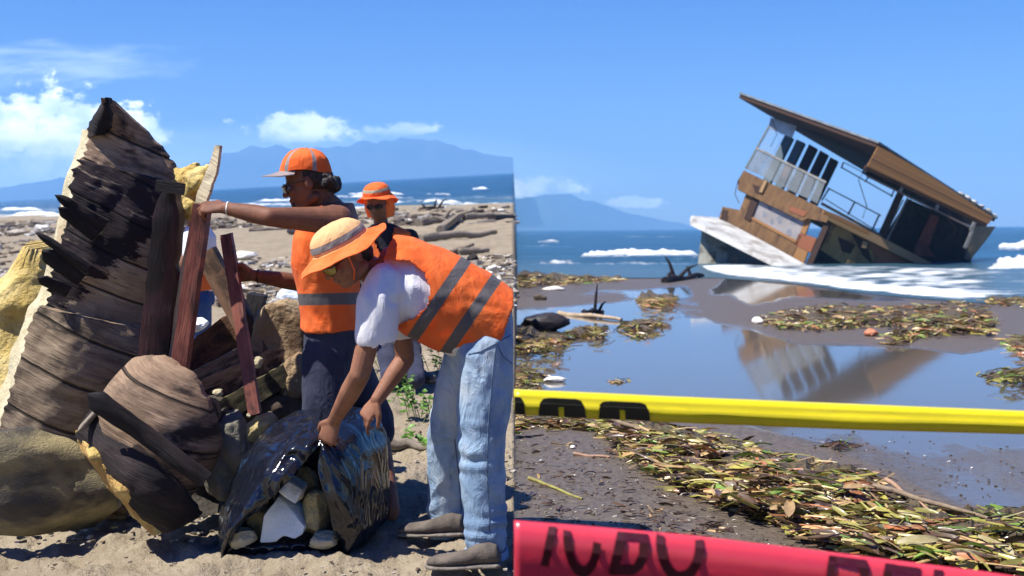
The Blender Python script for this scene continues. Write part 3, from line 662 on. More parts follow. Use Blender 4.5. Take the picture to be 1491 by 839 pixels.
# ================================================================== PEOPLE
def skin_mat(name, c, c2):
    m = pm(name, c, c2, 14, 0.52, 0.7, 220, c3=tuple(x*0.6 for x in c), s3=9, lo3=0.45, hi3=0.75, sss=0.04, bdist=0.004, spec=0.28); return m
SKIN_A = skin_mat('brown_skin', (0.165, 0.066, 0.036), (0.21, 0.088, 0.050))
SKIN_B = skin_mat('tanned_skin', (0.235, 0.105, 0.062), (0.29, 0.135, 0.082))
SKIN_C = skin_mat('light_brown_skin', (0.21, 0.10, 0.06), (0.26, 0.13, 0.08))
HAIR = pm('black_hair', (0.010, 0.008, 0.008), (0.03, 0.022, 0.02), 60, 0.5, 1.0, 120)
ORANGE = (0.90, 0.155, 0.028); ORANGE2 = (0.93, 0.21, 0.05)
def cloth(name, c1, c2, bump=0.5, sc_=3.0, trans=0.12, rough=0.85, weave=900, c3=None, amt=(0.55, 0.75)):
    m, n, p, o = new_mat(name); t = n.n('ShaderNodeTexCoord'); ob = t.outputs['Object']
    colr = n.mix(n.ramp(n.noise(ob, sc_*3, 5), 0.35, 0.65), c1, c2)
    if c3: colr = n.mix(n.ramp(n.noise(n.mapping(ob, (1, 1, 0.7), loc=(2, 5, 1)), sc_, 6, 0.65), *amt), colr, c3)
    n.l(colr, p.inputs['Base Color']); p.inputs['Roughness'].default_value = rough; p.inputs['Specular IOR Level'].default_value = 0.25
    p.inputs['Sheen Weight'].default_value = 0.05
    bu = n.n('ShaderNodeBump'); bu.inputs['Strength'].default_value = bump; bu.inputs['Distance'].default_value = 0.012
    rdg = n.math('MULTIPLY', n.math('ABSOLUTE', n.math('SUBTRACT', n.noise(n.mapping(ob, (1.2, 1.2, .8), rot=(.3, .5, .2)), 9, 4, .5, 1.4), .5)), -1.6)
    h = n.math('ADD', n.math('ADD', n.noise(n.mapping(ob, (1, 1, 0.5)), 16, 5, 0.55, 0.6), rdg), n.math('MULTIPLY', n.noise(ob, weave, 1), 0.08))
    n.l(h, bu.inputs['Height']); n.l(bu.outputs[0], p.inputs['Normal'])
    tr = n.n('ShaderNodeBsdfTranslucent'); n.l(colr, tr.inputs[0]); ms = n.n('ShaderNodeMixShader'); ms.inputs[0].default_value = trans
    n.l(p.outputs[0], ms.inputs[1]); n.l(tr.outputs[0], ms.inputs[2]); n.l(ms.outputs[0], o.inputs[0])
    return m
def striped(name, bands, attr='band', c1=ORANGE, c2=ORANGE2, grey=(0.14, 0.13, 0.135), hem=None):
    """hi-vis cloth: grey reflective bands where the attribute falls in one of the ranges"""
    m = cloth(name, c1, c2, 0.55, trans=0.3); n = NT(m.node_tree); p = [x for x in m.node_tree.nodes if x.type == 'BSDF_PRINCIPLED'][0]
    tr = [x for x in m.node_tree.nodes if x.type == 'BSDF_TRANSLUCENT'][0]
    src = p.inputs['Base Color'].links[0].from_socket; at = n.n('ShaderNodeAttribute', attribute_name=attr).outputs['Fac']
    mk = None
    for a, b in bands:
        k = n.math('MULTIPLY', n.ramp(at, a-0.4, a+0.4), n.ramp(at, b-0.4, b+0.4, 1, 0)); mk = k if mk is None else n.math('MAXIMUM', mk, k)
    colr = n.mix(mk, src, grey); n.l(colr, p.inputs['Base Color']); n.l(colr, tr.inputs[0])
    n.l(n.math('MULTIPLY_ADD', mk, -0.35, 0.85), p.inputs['Roughness']); return m
def setattr_(me, name, fn):
    at = me.attributes.new(name, 'FLOAT', 'POINT'); at.data.foreach_set('value', [fn(v.co) for v in me.vertices])
JEANS = cloth('faded_blue_denim', (0.15, 0.235, 0.36), (0.26, 0.37, 0.50), 1.0, 2.6, 0.0, c3=(0.44, 0.50, 0.55), amt=(0.46, 0.66))
SHIRTW = cloth('white_cotton', (0.76, 0.76, 0.82), (0.80, 0.80, 0.85), 0.35, trans=0.15)
NAVY = cloth('navy_trousers', (0.016, 0.018, 0.040), (0.03, 0.034, 0.065), 0.6, 2.0, 0.0, c3=(0.06, 0.05, 0.07))
NAVY2 = cloth('black_blue_shirt', (0.010, 0.011, 0.018), (0.018, 0.02, 0.03), 0.6, trans=0.0)
SHOE = pm('dusty_grey_canvas', (0.075, 0.06, 0.05), (0.13, 0.105, 0.085), 14, 0.85, 0.6, 200)
SOLE = pm('worn_rubber_sole', (0.19, 0.16, 0.13), (0.11, 0.095, 0.08), 20, 0.8, 0.4, 120)
DARKLENS = pm('dark_lens', (0.008, 0.008, 0.010), rough=0.12); AMBER = pm('amber_green_lens', (0.25, 0.22, 0.02), (0.32, 0.30, 0.04), 5, 0.2, coat=0.6)
def basis(f, u):
    f = V(f).normalized(); u = V(u); u = (u-f*u.dot(f)).normalized(); s_ = f.cross(u); return f, u, s_   # s_: the person's right
def head_mesh(c, f, u, sc_=1.0, neck=None, voxel=0.0055, nose=1.0):
    """c: centre of the head; f: face direction; u: crown direction"""
    f, u, s_ = basis(f, u); mb = MB(); k = sc_; c = V(c)
    P = lambda a, b, d: c+f*(a*k)+u*(b*k)+s_*(d*k)
    mb.ell(P(-.008, .028, 0), s_*.077*k, f*.096*k, u*.092*k, 20, 14)            # skull
    mb.ell(P(.022, -.03, 0), s_*.066*k, f*.070*k, u*.075*k, 18, 12)             # cheeks
    mb.ell(P(.045, -.085, 0), s_*.040*k, f*.040*k, u*.030*k, 14, 10)            # chin
    mb.limb([P(-.02, -.07, .052), P(.04, -.088, .026)], [.022*k, .020*k]); mb.limb([P(-.02, -.07, -.052), P(.04, -.088, -.026)], [.022*k, .020*k])
    mb.ell(P(.083, .012, .0), s_*.055*k, f*.013*k, u*.011*k, 12, 8)            # brow
    mb.limb([P(.088, .004, 0), P(.108, -.028, 0)], [.010*k, .0135*k*nose]); mb.ball(P(.100, -.032, .013), .0085*k); mb.ball(P(.100, -.032, -.013), .0085*k)
    mb.ell(P(.088, -.056, 0), s_*.024*k, f*.012*k, u*.006*k, 12, 8); mb.ell(P(.086, -.068, 0), s_*.020*k, f*.012*k, u*.0065*k, 12, 8)   # lips
    for d in (1, -1):
        mb.ell(P(.070, -.022, .040*d), s_*.022*k, f*.018*k, u*.018*k, 12, 8)      # cheekbone
        mb.ell(P(-.012, -.005, .079*d), f*.020*k+s_*.004*d*k, s_*.009*k, u*.033*k, 12, 8)  # ear
    if neck: mb.limb([P(-.025, -.06, 0), V(neck)], [.052*k, .058*k], 16)
    return mb
def eyes(par, c, f, u, k=1.0):
    f, u, s_ = basis(f, u); c = V(c)
    for d in (1, -1):
        mb = MB(); mb.ball(c+f*.080*k+u*(-.006*k)+s_*(.031*d*k), .0125*k, 12); part('eye', mb, EYE, par)
EYE = pm('eye_white', (0.45, 0.42, 0.38), rough=0.3)
def hand(mb, wrist, d, n_, curls=(25, 30, 35, 40), thumb=1, k=1.0, spread=6, tcurl=25, fore=None, seglen=1.0):
    """d: direction wrist->fingers, n_: palm normal (the side the fingers curl to), thumb: +1/-1 side"""
    d = V(d).normalized(); n_ = V(n_); n_ = (n_-d*n_.dot(d)).normalized(); s_ = d.cross(n_)*thumb; w_ = V(wrist)
    rg_ = [(w_-d*.01*k, s_*.027*k, n_*.020*k), (w_+d*.02*k, s_*.032*k, n_*.017*k), (w_+d*.055*k, s_*.041*k, n_*.015*k), (w_+d*.088*k, s_*.040*k, n_*.013*k), (w_+d*.097*k, s_*.034*k, n_*.009*k)]
    mb.loft(rg_, 16)
    for i, (off, L, r) in enumerate(((.031, .070, .0092), (.011, .079, .0096), (-.010, .073, .0092), (-.030, .056, .0080))):
        a = R(spread*(1.2-i*0.85)); q = w_+d*(.088-0.006*abs(i-1))*k+s_*off*k; dd = (d*math.cos(a)+s_*math.sin(a)).normalized(); pts = [q-dd*.02*k, q]; rr = [r*k, r*1.08*k]
        c_ = R(curls[i]); ang = 0
        for j, fr_ in enumerate((.45, .31, .24)):
            ang += c_*(0.85 if j == 0 else 1.1 if j == 1 else 0.7); e = dd*math.cos(ang)+n_*math.sin(ang); q = q+e*(L*fr_*k*seglen*1.08); pts.append(q); rr.append(r*k*(1.0 if j == 0 else .93 if j == 1 else .80))
        mb.limb(pts, rr, 12)
    b = w_+d*.022*k+s_*.024*k; a1 = (d*.62+s_*.72+n_*.30).normalized(); a2 = (d*.88+s_*.30+n_*.35*(1+tcurl/40)).normalized(); a3 = (d*.95+s_*.05+n_*(.35+tcurl/60)).normalized()
    mb.limb([b-a1*.005, b+a1*.036*k, b+a1*.036*k+a2*.032*k, b+a1*.036*k+a2*.032*k+a3*.024*k], [.0165*k, .0135*k, .0108*k, .0090*k], 12)
    return mb
def wrinkle(me, amp, sc_=9.0, stretch=(1, 1, .6), seed=0, ridged=True):
    def fn(p, n_):
        q = V((p.x*stretch[0], p.y*stretch[1], p.z*stretch[2]))*sc_+V((seed*3.7, 0, seed)); q = q+V((noise.noise(q*.5), noise.noise(q*.5+V((5, 0, 0))), 0))*1.2
        a = noise.noise(q); return amp*((1-abs(a)*2.2)*0.6 if ridged else a)+amp*.35*noise.noise(q*2.3)
    displace(me, fn)
def folds(me, spots):
    """cloth creases: (centre, direction of the crease, length, spacing, amp, radius)"""
    def fn(p, n_):
        z = 0
        for c, d, sp, amp, rad in spots:
            q = p-V(c); r = q.length/rad
            if r < 1:
                d_ = V(d).normalized(); z += .75*amp*(1-r*r)**1.5*math.sin(q.dot(d_)/(sp*1.5)*6.283+5.0*noise.noise(p*7+V((amp*900, 0, 0))))*(.55+.9*noise.noise(p*11))
        return z
    displace(me, fn)
def clampseam(me, umax=747.5):
    for v in me.vertices:
        u, q = lpix(v.co)
        if u > umax:
            y_ = v.co.y; t = lp(umax, q, y_); v.co.x = t.x
    me.update()
def delete_verts(me, test):
    bm = bmesh.new(); bm.from_mesh(me); bm.faces.ensure_lookup_table()
    kill = [f for f in bm.faces if test(f.calc_center_median(), f.normal)]
    bmesh.ops.delete(bm, geom=kill, context='FACES'); 
    loose = [v for v in bm.verts if not v.link_faces]; bmesh.ops.delete(bm, geom=loose, context='VERTS')
    bm.to_mesh(me); bm.free(); me.update()
def thicken(me, t=0.004):
    ob = bpy.data.objects.new('tmp', me); col.objects.link(ob); s_ = ob.modifiers.new('s', 'SOLIDIFY'); s_.thickness = t; s_.offset = -1
    dg = bpy.context.evaluated_depsgraph_get(); out = bpy.data.meshes.new_from_object(ob.evaluated_get(dg)); bpy.data.objects.remove(ob); return out
def hat(par, c, f, u, crown=(.098, .112, .105), brim=.075, droop=.55, mat=None, name='sun_hat', wav=.012, frontk=.25, tilt=0, seed=0, band=(38, 62), bandname='band'):
    """soft round hat; attribute band = 100*height up the crown"""
    f, u, s_ = basis(f, u); c = V(c); vs = []; at = []; seg = 56; prof = []
    for i in range(13):
        ph = math.pi/2*i/12; prof.append((math.sin(ph)**.8, math.cos(ph)**0.8*crown[2], 0))
    prof[-1] = (1.0, 0, 0)
    for j in range(1, 8): prof.append((1.0, 0, j/7))
    mb = MB()
    for (r, h_, b) in prof:
        for k in range(seg):
            t = 2*math.pi*k/seg; rx = crown[0]*r+brim*b*0.95; ry = crown[1]*r+brim*b
            z = h_-b*brim*droop*(1+frontk*math.cos(t))-(wav*math.sin(3*t+seed)+wav*.6*math.sin(7*t+seed*2))*b
            mb.v.append(c+f*(ry*math.cos(t))+s_*(rx*math.sin(t))+u*z); at.append(h_/crown[2]*100 if b == 0 else -b*100)
    n = len(prof)
    for i in range(n-1):
        for k in range(seg): mb.f.append((i*seg+k, (i+1)*seg+k, (i+1)*seg+(k+1) % seg, i*seg+(k+1) % seg))
    me = mesh_of(mb); a = me.attributes.new('band', 'FLOAT', 'POINT'); a.data.foreach_set('value', at)
    displace(me, lambda p, n_: .003*noise.noise(p*40))
    me = thicken(me, .004); return part(name, me, mat, par, sharp=0)
def shades(par, c, f, u, lens, frame=None, k=1.0):
    f, u, s_ = basis(f, u); c = V(c); fm = frame or DARKLENS; g = None
    mb = MB(); mb.tube([c+f*.100*k+u*.010*k-s_*.070*k, c+f*.110*k+u*.010*k-s_*.03*k, c+f*.113*k+u*.008*k, c+f*.110*k+u*.010*k+s_*.03*k, c+f*.100*k+u*.010*k+s_*.070*k], .0035*k, 6)
    for d in (1, -1): mb.tube([c+f*.102*k+u*.008*k+s_*.066*d*k, c+f*.04*k+u*.010*k+s_*.084*d*k, c-f*.015*k+u*.006*k+s_*.084*d*k], .003*k, 6)
    g = part('sunglasses', remesh(mb, .0022, 1), fm, par)
    for d in (1, -1):
        m2 = MB(); m2.ell(c+f*.099*k+u*(-.002*k)+s_*(.036*d*k), s_*.031*k-f*(.012*d*k), f*.004*k, u*.023*k, 16, 8); part('lens', m2, lens, g)
# ---------------------------------------------------------------- B: the bending man
B = root('person', 'bending man in white shirt, orange vest and faded jeans holding open a black bag', 'person', base=lg(690, 815))
nk = lp(545, 396, 4.62); hc = lp(503, 371, 4.50); hf = V((-.74, -.46, -.50)); hu = V((-.36, -.20, .90))
sh_n = lp(556, 414, 4.44); el_n = lp(524, 545, 4.42); wr_n = lp(487, 612, 4.60)
sh_f = lp(578, 405, 4.80); el_f = lp(590, 522, 4.88); wr_f = lp(549, 582, 4.78)
body = head_mesh(hc, hf, hu, 1.0, nk)
body.limb([sh_n, sh_n.lerp(el_n, .45), el_n, el_n.lerp(wr_n, .35), wr_n], [.048, .046, .040, .041, .027], 16)
body.limb([sh_f, sh_f.lerp(el_f, .45), el_f, el_f.lerp(wr_f, .35), wr_f], [.058, .048, .040, .040, .027], 16)
tor = [(lp(545, 392, 4.62), .10, .09), (lp(570, 408, 4.62), .12, .185), (lp(612, 428, 4.62), .145, .17), (lp(660, 447, 4.62), .145, .16), (lp(706, 475, 4.62), .135, .155)]
ax = (lp(706, 470, 4.62)-lp(570, 408, 4.62)).normalized(); pr_ = V((-ax.z, 0, ax.x)); pr_ = pr_ if pr_.z > 0 else -pr_
body.loft([(c_, pr_*a, V((0, b, 0))) for c_, a, b in tor], 24)
hn = (lp(466, 636, 4.62)-wr_n); hand(body, wr_n, V((-.42, .10, -.90)), V((.25, .85, -.2)), (38, 46, 52, 58), -1, 1.02)
hand(body, wr_f, V((-.62, -.06, -.78)), V((.35, .60, -.5)), (20, 42, 52, 60), 1, 0.98, tcurl=10)
me = remesh(body, 0.0052, 3, .5); B_body = part('body', me, SKIN_B, B, sharp=0)
eyes(B, hc, hf, hu); shades(B, hc, hf, hu, AMBER)
mb = MB(); F_, U_, S_ = basis(hf, hu); mb.ell(hc-F_*.02+U_*.035, S_*.083, F_*.094, U_*.085, 20, 12); mb.ell(hc-F_*.06-U_*.02, S_*.070, F_*.045, U_*.06, 14, 10)
me = remesh(mb, .008, 2); displace(me, lambda p, n_: .003*noise.noise(p*60)); part('hair', me, HAIR, B, sharp=0)
HATB = striped('orange_hat_with_grey_band', [(16, 44)], c2=(0.93, 0.25, 0.07), grey=(0.30, 0.29, 0.28))
n_ = NT(HATB.node_tree); p_ = [x for x in HATB.node_tree.nodes if x.type == 'BSDF_PRINCIPLED'][0]; src_ = p_.inputs['Base Color'].links[0].from_socket; at__ = n_.n('ShaderNodeAttribute', attribute_name='band').outputs['Fac']
n_.l(n_.mix(n_.math('MAXIMUM', n_.ramp(at__, 44.5, 46), n_.math('MULTIPLY', n_.ramp(at__, -6, -3), n_.ramp(at__, 14, 16, 1, 0))), src_, (0.86, 0.56, 0.27)), p_.inputs['Base Color'])  # crown of pale fabric, its sunlit look put into the colour too
hat(B, hc+U_*.045-F_*.005, V((-.88, -.25, -.42)), V((-.40, -.16, .92)), (.098, .112, .085), .078, .40, HATB, seed=1, wav=.007)
mb = MB(); q0 = hc+U_*.045+S_*(-.09)+F_*.02; mb.tube([q0, hc-U_*.05+S_*(-.078)+F_*.03, hc-U_*.115+F_*.05+S_*(-.02)], .0028, 6); part('chin_strap', mb, pm('orange_cord', ORANGE), B)
# shirt
st = MB(); sr = [(lp(548, 392, 4.62), .088, .085), (lp(562, 402, 4.62), .125, .165), (lp(590, 417, 4.62), .160, .205), (lp(630, 436, 4.62), .172, .190), (lp(680, 462, 4.62), .165, .178), (lp(722, 484, 4.62), .150, .168)]
st.loft([(c_, pr_*a, V((0, b, 0))) for c_, a, b in sr], 28)
cuff_n = lp(548, 487, 4.43); st.limb([sh_n+V((.015, .03, .0)), lp(551, 440, 4.43), cuff_n], [.078, .079, .080], 18)
st.limb([sh_f, sh_f.lerp(el_f, .55)], [.08, .078], 18)
me = remesh(st, .0085, 5, .5)
folds(me, [(lp(560, 440, 4.36), V((1, 0, .3)), .045, .006, .16), (lp(600, 430, 4.45), V((.5, 0, 1)), .05, .006, .16)]); wrinkle(me, .008, 8, (1.3, 1, .45), 2)
delete_verts(me, lambda p, n_: ((p-cuff_n).length < .13 and n_.z < -.45 and (p-cuff_n).z < -.01) or ((p-sh_f.lerp(el_f, .55)).length < .10 and n_.z < -.8))
clampseam(me, 747.2); me = thicken(me, .003); part('shirt', me, SHIRTW, B, sharp=0)
# vest
vt = MB(); vr = [(lp(544, 376, 4.64), .060, .10), (lp(560, 388, 4.62), .130, .185), (lp(582, 404, 4.62), .168, .222), (lp(612, 422, 4.62), .186, .222), (lp(655, 443, 4.62), .190, .208), (lp(692, 459, 4.62), .176, .196), (lp(722, 472, 4.62), .158, .186), (lp(734, 478, 4.62), .150, .182)]
pv_ = (pr_+V((-.10, 0, 0))).normalized()
vt.loft([(c_, pv_*a, V((0, b, 0))) for c_, a, b in vr], 40)
me = remesh(vt, .0075, 4, .5)
setattr_(me, 'band', lambda p: (lambda q: q[0]*.825+q[1]*.565)(lpix(p)))
folds(me, [(lp(672, 480, 4.45), V((.8, 0, .5)), .07, .009, .20), (lp(620, 470, 4.45), V((1, 0, -.2)), .06, .006, .14), (lp(700, 430, 4.5), V((.3, 0, 1)), .06, .006, .16)]); wrinkle(me, .007, 7, (1, 1, 1), 5)
ARM = [(520, 384), (537, 379), (566, 377), (598, 379), (618, 396), (627, 421), (622, 446), (604, 464), (578, 474), (570, 510), (540, 520), (470, 480), (500, 400)]
axv = ax
def vtest(p, n_):
    if (n_.dot(axv) > .72 and (p-lp(734, 478, 4.62)).dot(axv) > -.04): return True
    u, q = lpix(p); return p.y < 4.60 and inside(ARM, u, q) or (p.y > 4.72 and inside([(500, 395), (560, 400), (600, 430), (600, 500), (500, 500)], u, q)) or (n_.dot(axv) < -.6 and (p-lp(544, 376, 4.64)).dot(axv) < .05)
delete_verts(me, vtest); clampseam(me, 747.4); me = thicken(me, .004)
uA = lambda u, v: u*.825+v*.565
b1, b2 = (uA(676, 382)+uA(599, 497))/2, (uA(720, 411)+uA(660, 497))/2
VESTB = striped('orange_vest_cloth', [(b1-9, b1+8), (b2-9, b2+8)])
part('safety_vest', me, VESTB, B, sharp=0)
# jeans
hp_n = lp(708, 512, 4.53); kn_n = lp(701, 650, 4.47); an_n = lp(707, 785, 4.44); hp_f = lp(688, 512, 4.72); kn_f = lp(652, 635, 4.80); an_f = lp(650, 755, 4.86)
jn = MB(); jn.loft([(lp(700, 468, 4.62), V((.12, 0, .05)), V((0, .165, 0))), (lp(702, 490, 4.62), V((.125, 0, .02)), V((0, .180, 0))), (lp(704, 520, 4.62), V((.118, 0, 0)), V((0, .182, 0))), (lp(702, 550, 4.62), V((.09, 0, 0)), V((0, .15, 0)))], 26)
jn.limb([hp_n, hp_n.lerp(kn_n, .4), kn_n, kn_n.lerp(an_n, .5), an_n], [.116, .108, .088, .084, .080], 20)
jn.limb([hp_f, hp_f.lerp(kn_f, .4), kn_f, kn_f.lerp(an_f, .5), an_f], [.112, .104, .084, .078, .076], 20)
me = remesh(jn, .0075, 4, .5)
folds(me, [(kn_n+V((-.05, -.05, 0)), V((.25, 0, 1)), .05, .008, .16), (an_n+V((0, 0, .06)), V((.3, 0, 1)), .040, .009, .15), (kn_f, V((-.3, 0, 1)), .05, .007, .16), (an_f+V((0, 0, .05)), V((-.3, 0, 1)), .04, .010, .16), (hp_n+V((-.05, 0, -.03)), V((.7, 0, 1)), .05, .009, .16), (kn_n.lerp(an_n, .5), V((.5, 0, 1)), .06, .005, .14)])
wrinkle(me, .011, 9.0, (1, 1, .7), 9); clampseam(me, 747.3); JB = part('jeans', me, JEANS, B, sharp=0)
from mathutils.bvhtree import BVHTree
def surf_line(me_, off, pts, r, up=.001):
    """a thread lying on the cloth, traced on the near side"""
    bv = BVHTree.FromPolygons([v.co.copy() for v in me_.vertices], [tuple(p.vertices) for p in me_.polygons]); out = []
    o0 = V((0, 0, HL))-off
    for u, v in pts:
        d = (AL @ ray(u, v)).normalized(); h = bv.ray_cast(o0, d)
        if h[0] is not None: out.append(h[0]+off-d*up)
    return out
def poly_line(pts, n=40):
    seg = []; 
    for i in range(n+1):
        k = i/n*(len(pts)-1); j = min(int(k), len(pts)-2); f = k-j; seg.append((pts[j][0]+(pts[j+1][0]-pts[j][0])*f, pts[j][1]+(pts[j+1][1]-pts[j][1])*f))
    return seg
THREAD = pm('dark_denim_seam', (.05, .085, .14), (.09, .14, .21), 60, .9)
for pl_s in ([(722, 505), (716, 560), (711, 620), (709, 680), (711, 730), (713, 778)], [(724, 502), (733, 520), (746, 530)], [(662, 640), (668, 690), (672, 745)], [(682, 516), (700, 512), (722, 500), (744, 488)]):
    q_ = surf_line(JB.data, BASES[JB.name], poly_line(pl_s), .002)
    if len(q_) > 3: sm_ = MB(); sm_.tube(q_, .0022, 5); part('seam', sm_, THREAD, JB)
for a_, k_, r_ in ((an_n, kn_n, .086), (an_f, kn_f, .082)):
    d_ = (k_-a_).normalized(); c_ = a_-d_*.070; cf_ = MB(); cf_.loft([(c_, V((r_, 0, 0)), V((0, r_*1.02, 0))), (c_+d_*.028, V((r_, 0, 0)), V((0, r_*1.02, 0)))], 26, cap=False); me = thicken(mesh_of(cf_), .006); wrinkle(me, .006, 11, (1, 1, 1), 3); part('trouser_cuff', me, JEANS, JB, sharp=0)
def shoe(par, heel, toe, k=1.0, mat=SHOE, sole=SOLE, wide=.046):
    d = (toe-heel); L = d.length; d.normalize(); u_ = V((0, 0, 1)); s_ = d.cross(u_)
    def ring(t, h_, w_, z0): c_ = heel+d*(L*t)+u_*(z0+h_/2); return (c_, s_*w_, u_*(h_/2))
    mb = MB(); mb.loft([ring(-.02, .03, wide*.5, .022), ring(.03, .075, wide*.74, .014), ring(.16, .085, wide*.82, .014), ring(.30, .078, wide*.86, .014), ring(.48, .055, wide*.96, .014), ring(.70, .043, wide*1.04, .014), ring(.88, .036, wide*.92, .014), ring(.98, .026, wide*.6, .014), ring(1.01, .014, wide*.2, .016)], 20)
    me = remesh(mb, .006, 3); displace(me, lambda p, n_: .0025*noise.noise(p*30)); s1 = part('shoe', me, mat, par, sharp=0)
    mb = MB(); mb.loft([ring(-.035, .022, wide*.5, 0), ring(.03, .026, wide*.86, 0), ring(.2, .026, wide*.95, 0), ring(.45, .024, wide*.98, 0), ring(.70, .024, wide*1.18, 0), ring(.9, .024, wide*1.02, 0), ring(1.0, .022, wide*.66, 0), ring(1.03, .018, wide*.25, .002)], 22)
    part('sole', remesh(mb, .0055, 2), sole, s1, sharp=0)
shoe(B, lg(728, 826, .004), lg(622, 828, .004)); shoe(B, lg(676, 780, .004), lg(581, 780, .004))
# ---------------------------------------------------------------- A: standing man in the cap
A = root('person', 'standing man in orange cap and vest, bare arm stretched out to the red-brown post', 'person', base=lg(510, 748))
hc = lp(447, 266, 5.22); hf = V((-.96, -.10, -.22)); hu = V((-.20, 0, .98)); nk = lp(484, 305, 5.26)
sh_n = lp(492, 322, 5.06); el_n = lp(392, 316, 4.90); wr_n = lp(327, 303, 4.99)
sh_f = lp(482, 325, 5.42); el_f = lp(436, 412, 5.46); wr_f = lp(368, 401, 5.34)
body = head_mesh(hc, hf, hu, 1.0, nk)
body.limb([sh_n, sh_n.lerp(el_n, .35), el_n.lerp(sh_n, .15), el_n, el_n.lerp(wr_n, .35), wr_n], [.070, .056, .044, .040, .040, .026], 18)
body.limb([sh_f, sh_f.lerp(el_f, .4), el_f, el_f.lerp(wr_f, .35), wr_f], [.064, .052, .041, .040, .026], 18)
upA = V((.04, 0, 1)).normalized(); xA = V((1, 0, -.04)).normalized()
body.loft([(lp(487, 296, 5.26), xA*.085, V((0, .10, 0))), (lp(484, 318, 5.26), xA*.115, V((0, .19, 0))), (lp(480, 350, 5.26), xA*.122, V((0, .185, 0))), (lp(480, 400, 5.26), xA*.112, V((0, .16, 0))), (lp(482, 450, 5.26), xA*.108, V((0, .15, 0))), (lp(484, 490, 5.26), xA*.11, V((0, .16, 0)))], 26)
hand(body, wr_n, V((-.98, .06, .10)), V((.05, .55, -.84)), (30, 48, 55, 60), -1, 1.02); hand(body, wr_f, V((-.98, -.12, .14)), V((.0, -.8, -.3)), (52, 58, 62, 64), 1, 1.0)
me = remesh(body, .0055, 3); part('body', me, SKIN_A, A, sharp=0)
F_, U_, S_ = basis(hf, hu)
eyes(A, hc, hf, hu); shades(A, hc, hf, hu, DARKLENS)
mb = MB(); mb.ell(hc-F_*.03+U_*.025, S_*.084, F_*.088, U_*.085, 20, 12)
for i in range(34): mb.ball(hc-F_*(.07+rnd.random()*.055)-U_*(rnd.random()*.085-.01)+S_*rnd.uniform(-.07, .07), rnd.uniform(.012, .024))
me = remesh(mb, .006, 1); displace(me, lambda p, n_: .006*noise.fractal(p*45, 1, 2, 3)); part('hair', me, HAIR, A, sharp=0)
mb = MB(); mb.limb([hc+F_*.075-U_*.075, hc+F_*.05-U_*.092], [.022, .026]); me = remesh(mb, .005, 1); displace(me, lambda p, n_: .002*noise.noise(p*120)); part('beard', me, HAIR, A, sharp=0)
# cap
mb = MB(); cpv = []; seg = 44; n = 14; cc = hc+U_*.045-F_*.008
cf, cu, cs = basis(V((-.90, -.12, .10)), V((.02, 0, 1)))
for i in range(n):
    ph = math.pi/2*i/(n-1)
    for k in range(seg):
        t = 2*math.pi*k/seg; mb.v.append(cc+cf*(.112*math.sin(ph)**.85*math.cos(t))+cs*(.092*math.sin(ph)**.85*math.sin(t))+cu*(.105*max(0, math.cos(ph))**.9-.012*math.cos(2*t)*math.sin(ph)**4))
for i in range(n-1):
    for k in range(seg): mb.f.append((i*seg+k, (i+1)*seg+k, (i+1)*seg+(k+1) % seg, i*seg+(k+1) % seg))
me = mesh_of(mb); displace(me, lambda p, n_: .003*noise.noise(p*35))
setattr_(me, 'band', lambda p: abs(math.atan2((p-cc).dot(cs), (p-cc).dot(cf))-math.copysign(R(38), (p-cc).dot(cs)))*100 if (p-cc).dot(cf) > 0 else (abs(math.atan2(-(p-cc).dot(cf), abs((p-cc).dot(cs)))-R(25))*100))
me = thicken(me, .003); CAPM = striped('cap_cloth', [(-1, 10)], grey=(0.36, 0.30, 0.30)); cap_o = part('cap', me, CAPM, A, sharp=0)
mb = MB(); L = []; Rr = []
for i in range(13):
    t = -1+2*i/12; a = t*1.15; inn = cc+cf*(.106*math.cos(a))+cs*(.088*math.sin(a))+cu*.004
    out = inn+cf*(.082*max(0, 1-t*t)**.5+.004)+cs*(.012*t)+cu*(-.030*max(0, 1-t*t)**.5-.014*t*t); L.append(inn); Rr.append(out)
mb.ruled(L, Rr, ns=8, nt=26, thick=.004, tdir=V((0, 0, -1)), bulge=-.004); part('cap_bill', mb, CAPM, cap_o, sharp=50)
mb = MB(); mb.ball(cc+cu*.105, .007, 10); part('cap_button', mb, CAPM, cap_o)
mb = MB(); mb.loft([(wr_n.lerp(el_n, .06+.02*i), V((0, .031, 0)), V((.004, 0, .031))) for i in range(2)], 18); part('bracelet', mb, WHITEF, A)
mb = MB(); mb.loft([(wr_f.lerp(el_f, .10+.03*i), V((0, .033, 0)), V((.004, 0, .033))) for i in range(2)], 18); part('bracelet', mb, DARKLENS, A)
# vest A
vt = MB(); vt.loft([(lp(490, 296, 5.26), xA*.080, V((0, .115, 0))), (lp(484, 312, 5.26), xA*.125, V((0, .205, 0))), (lp(477, 345, 5.26), xA*.150, V((0, .215, 0))), (lp(473, 380, 5.26), xA*.148, V((0, .20, 0))), (lp(478, 420, 5.26), xA*.138, V((0, .185, 0))), (lp(482, 460, 5.26), xA*.132, V((0, .18, 0))), (lp(482, 478, 5.26), xA*.134, V((0, .185, 0)))], 36)
me = remesh(vt, .008, 4); setattr_(me, 'band', lambda p: lpix(p)[1]+ (lpix(p)[0]-480)*.02)
folds(me, [(lp(470, 455, 5.08), V((1, 0, .2)), .06, .006, .18), (lp(450, 370, 5.1), V((1, 0, .3)), .05, .008, .16)]); wrinkle(me, .007, 7, (1, 1, .6), 12)
AA = [(455, 372), (459, 335), (468, 305), (474, 270), (530, 270), (530, 330), (524, 350), (516, 372), (500, 388), (478, 390)]
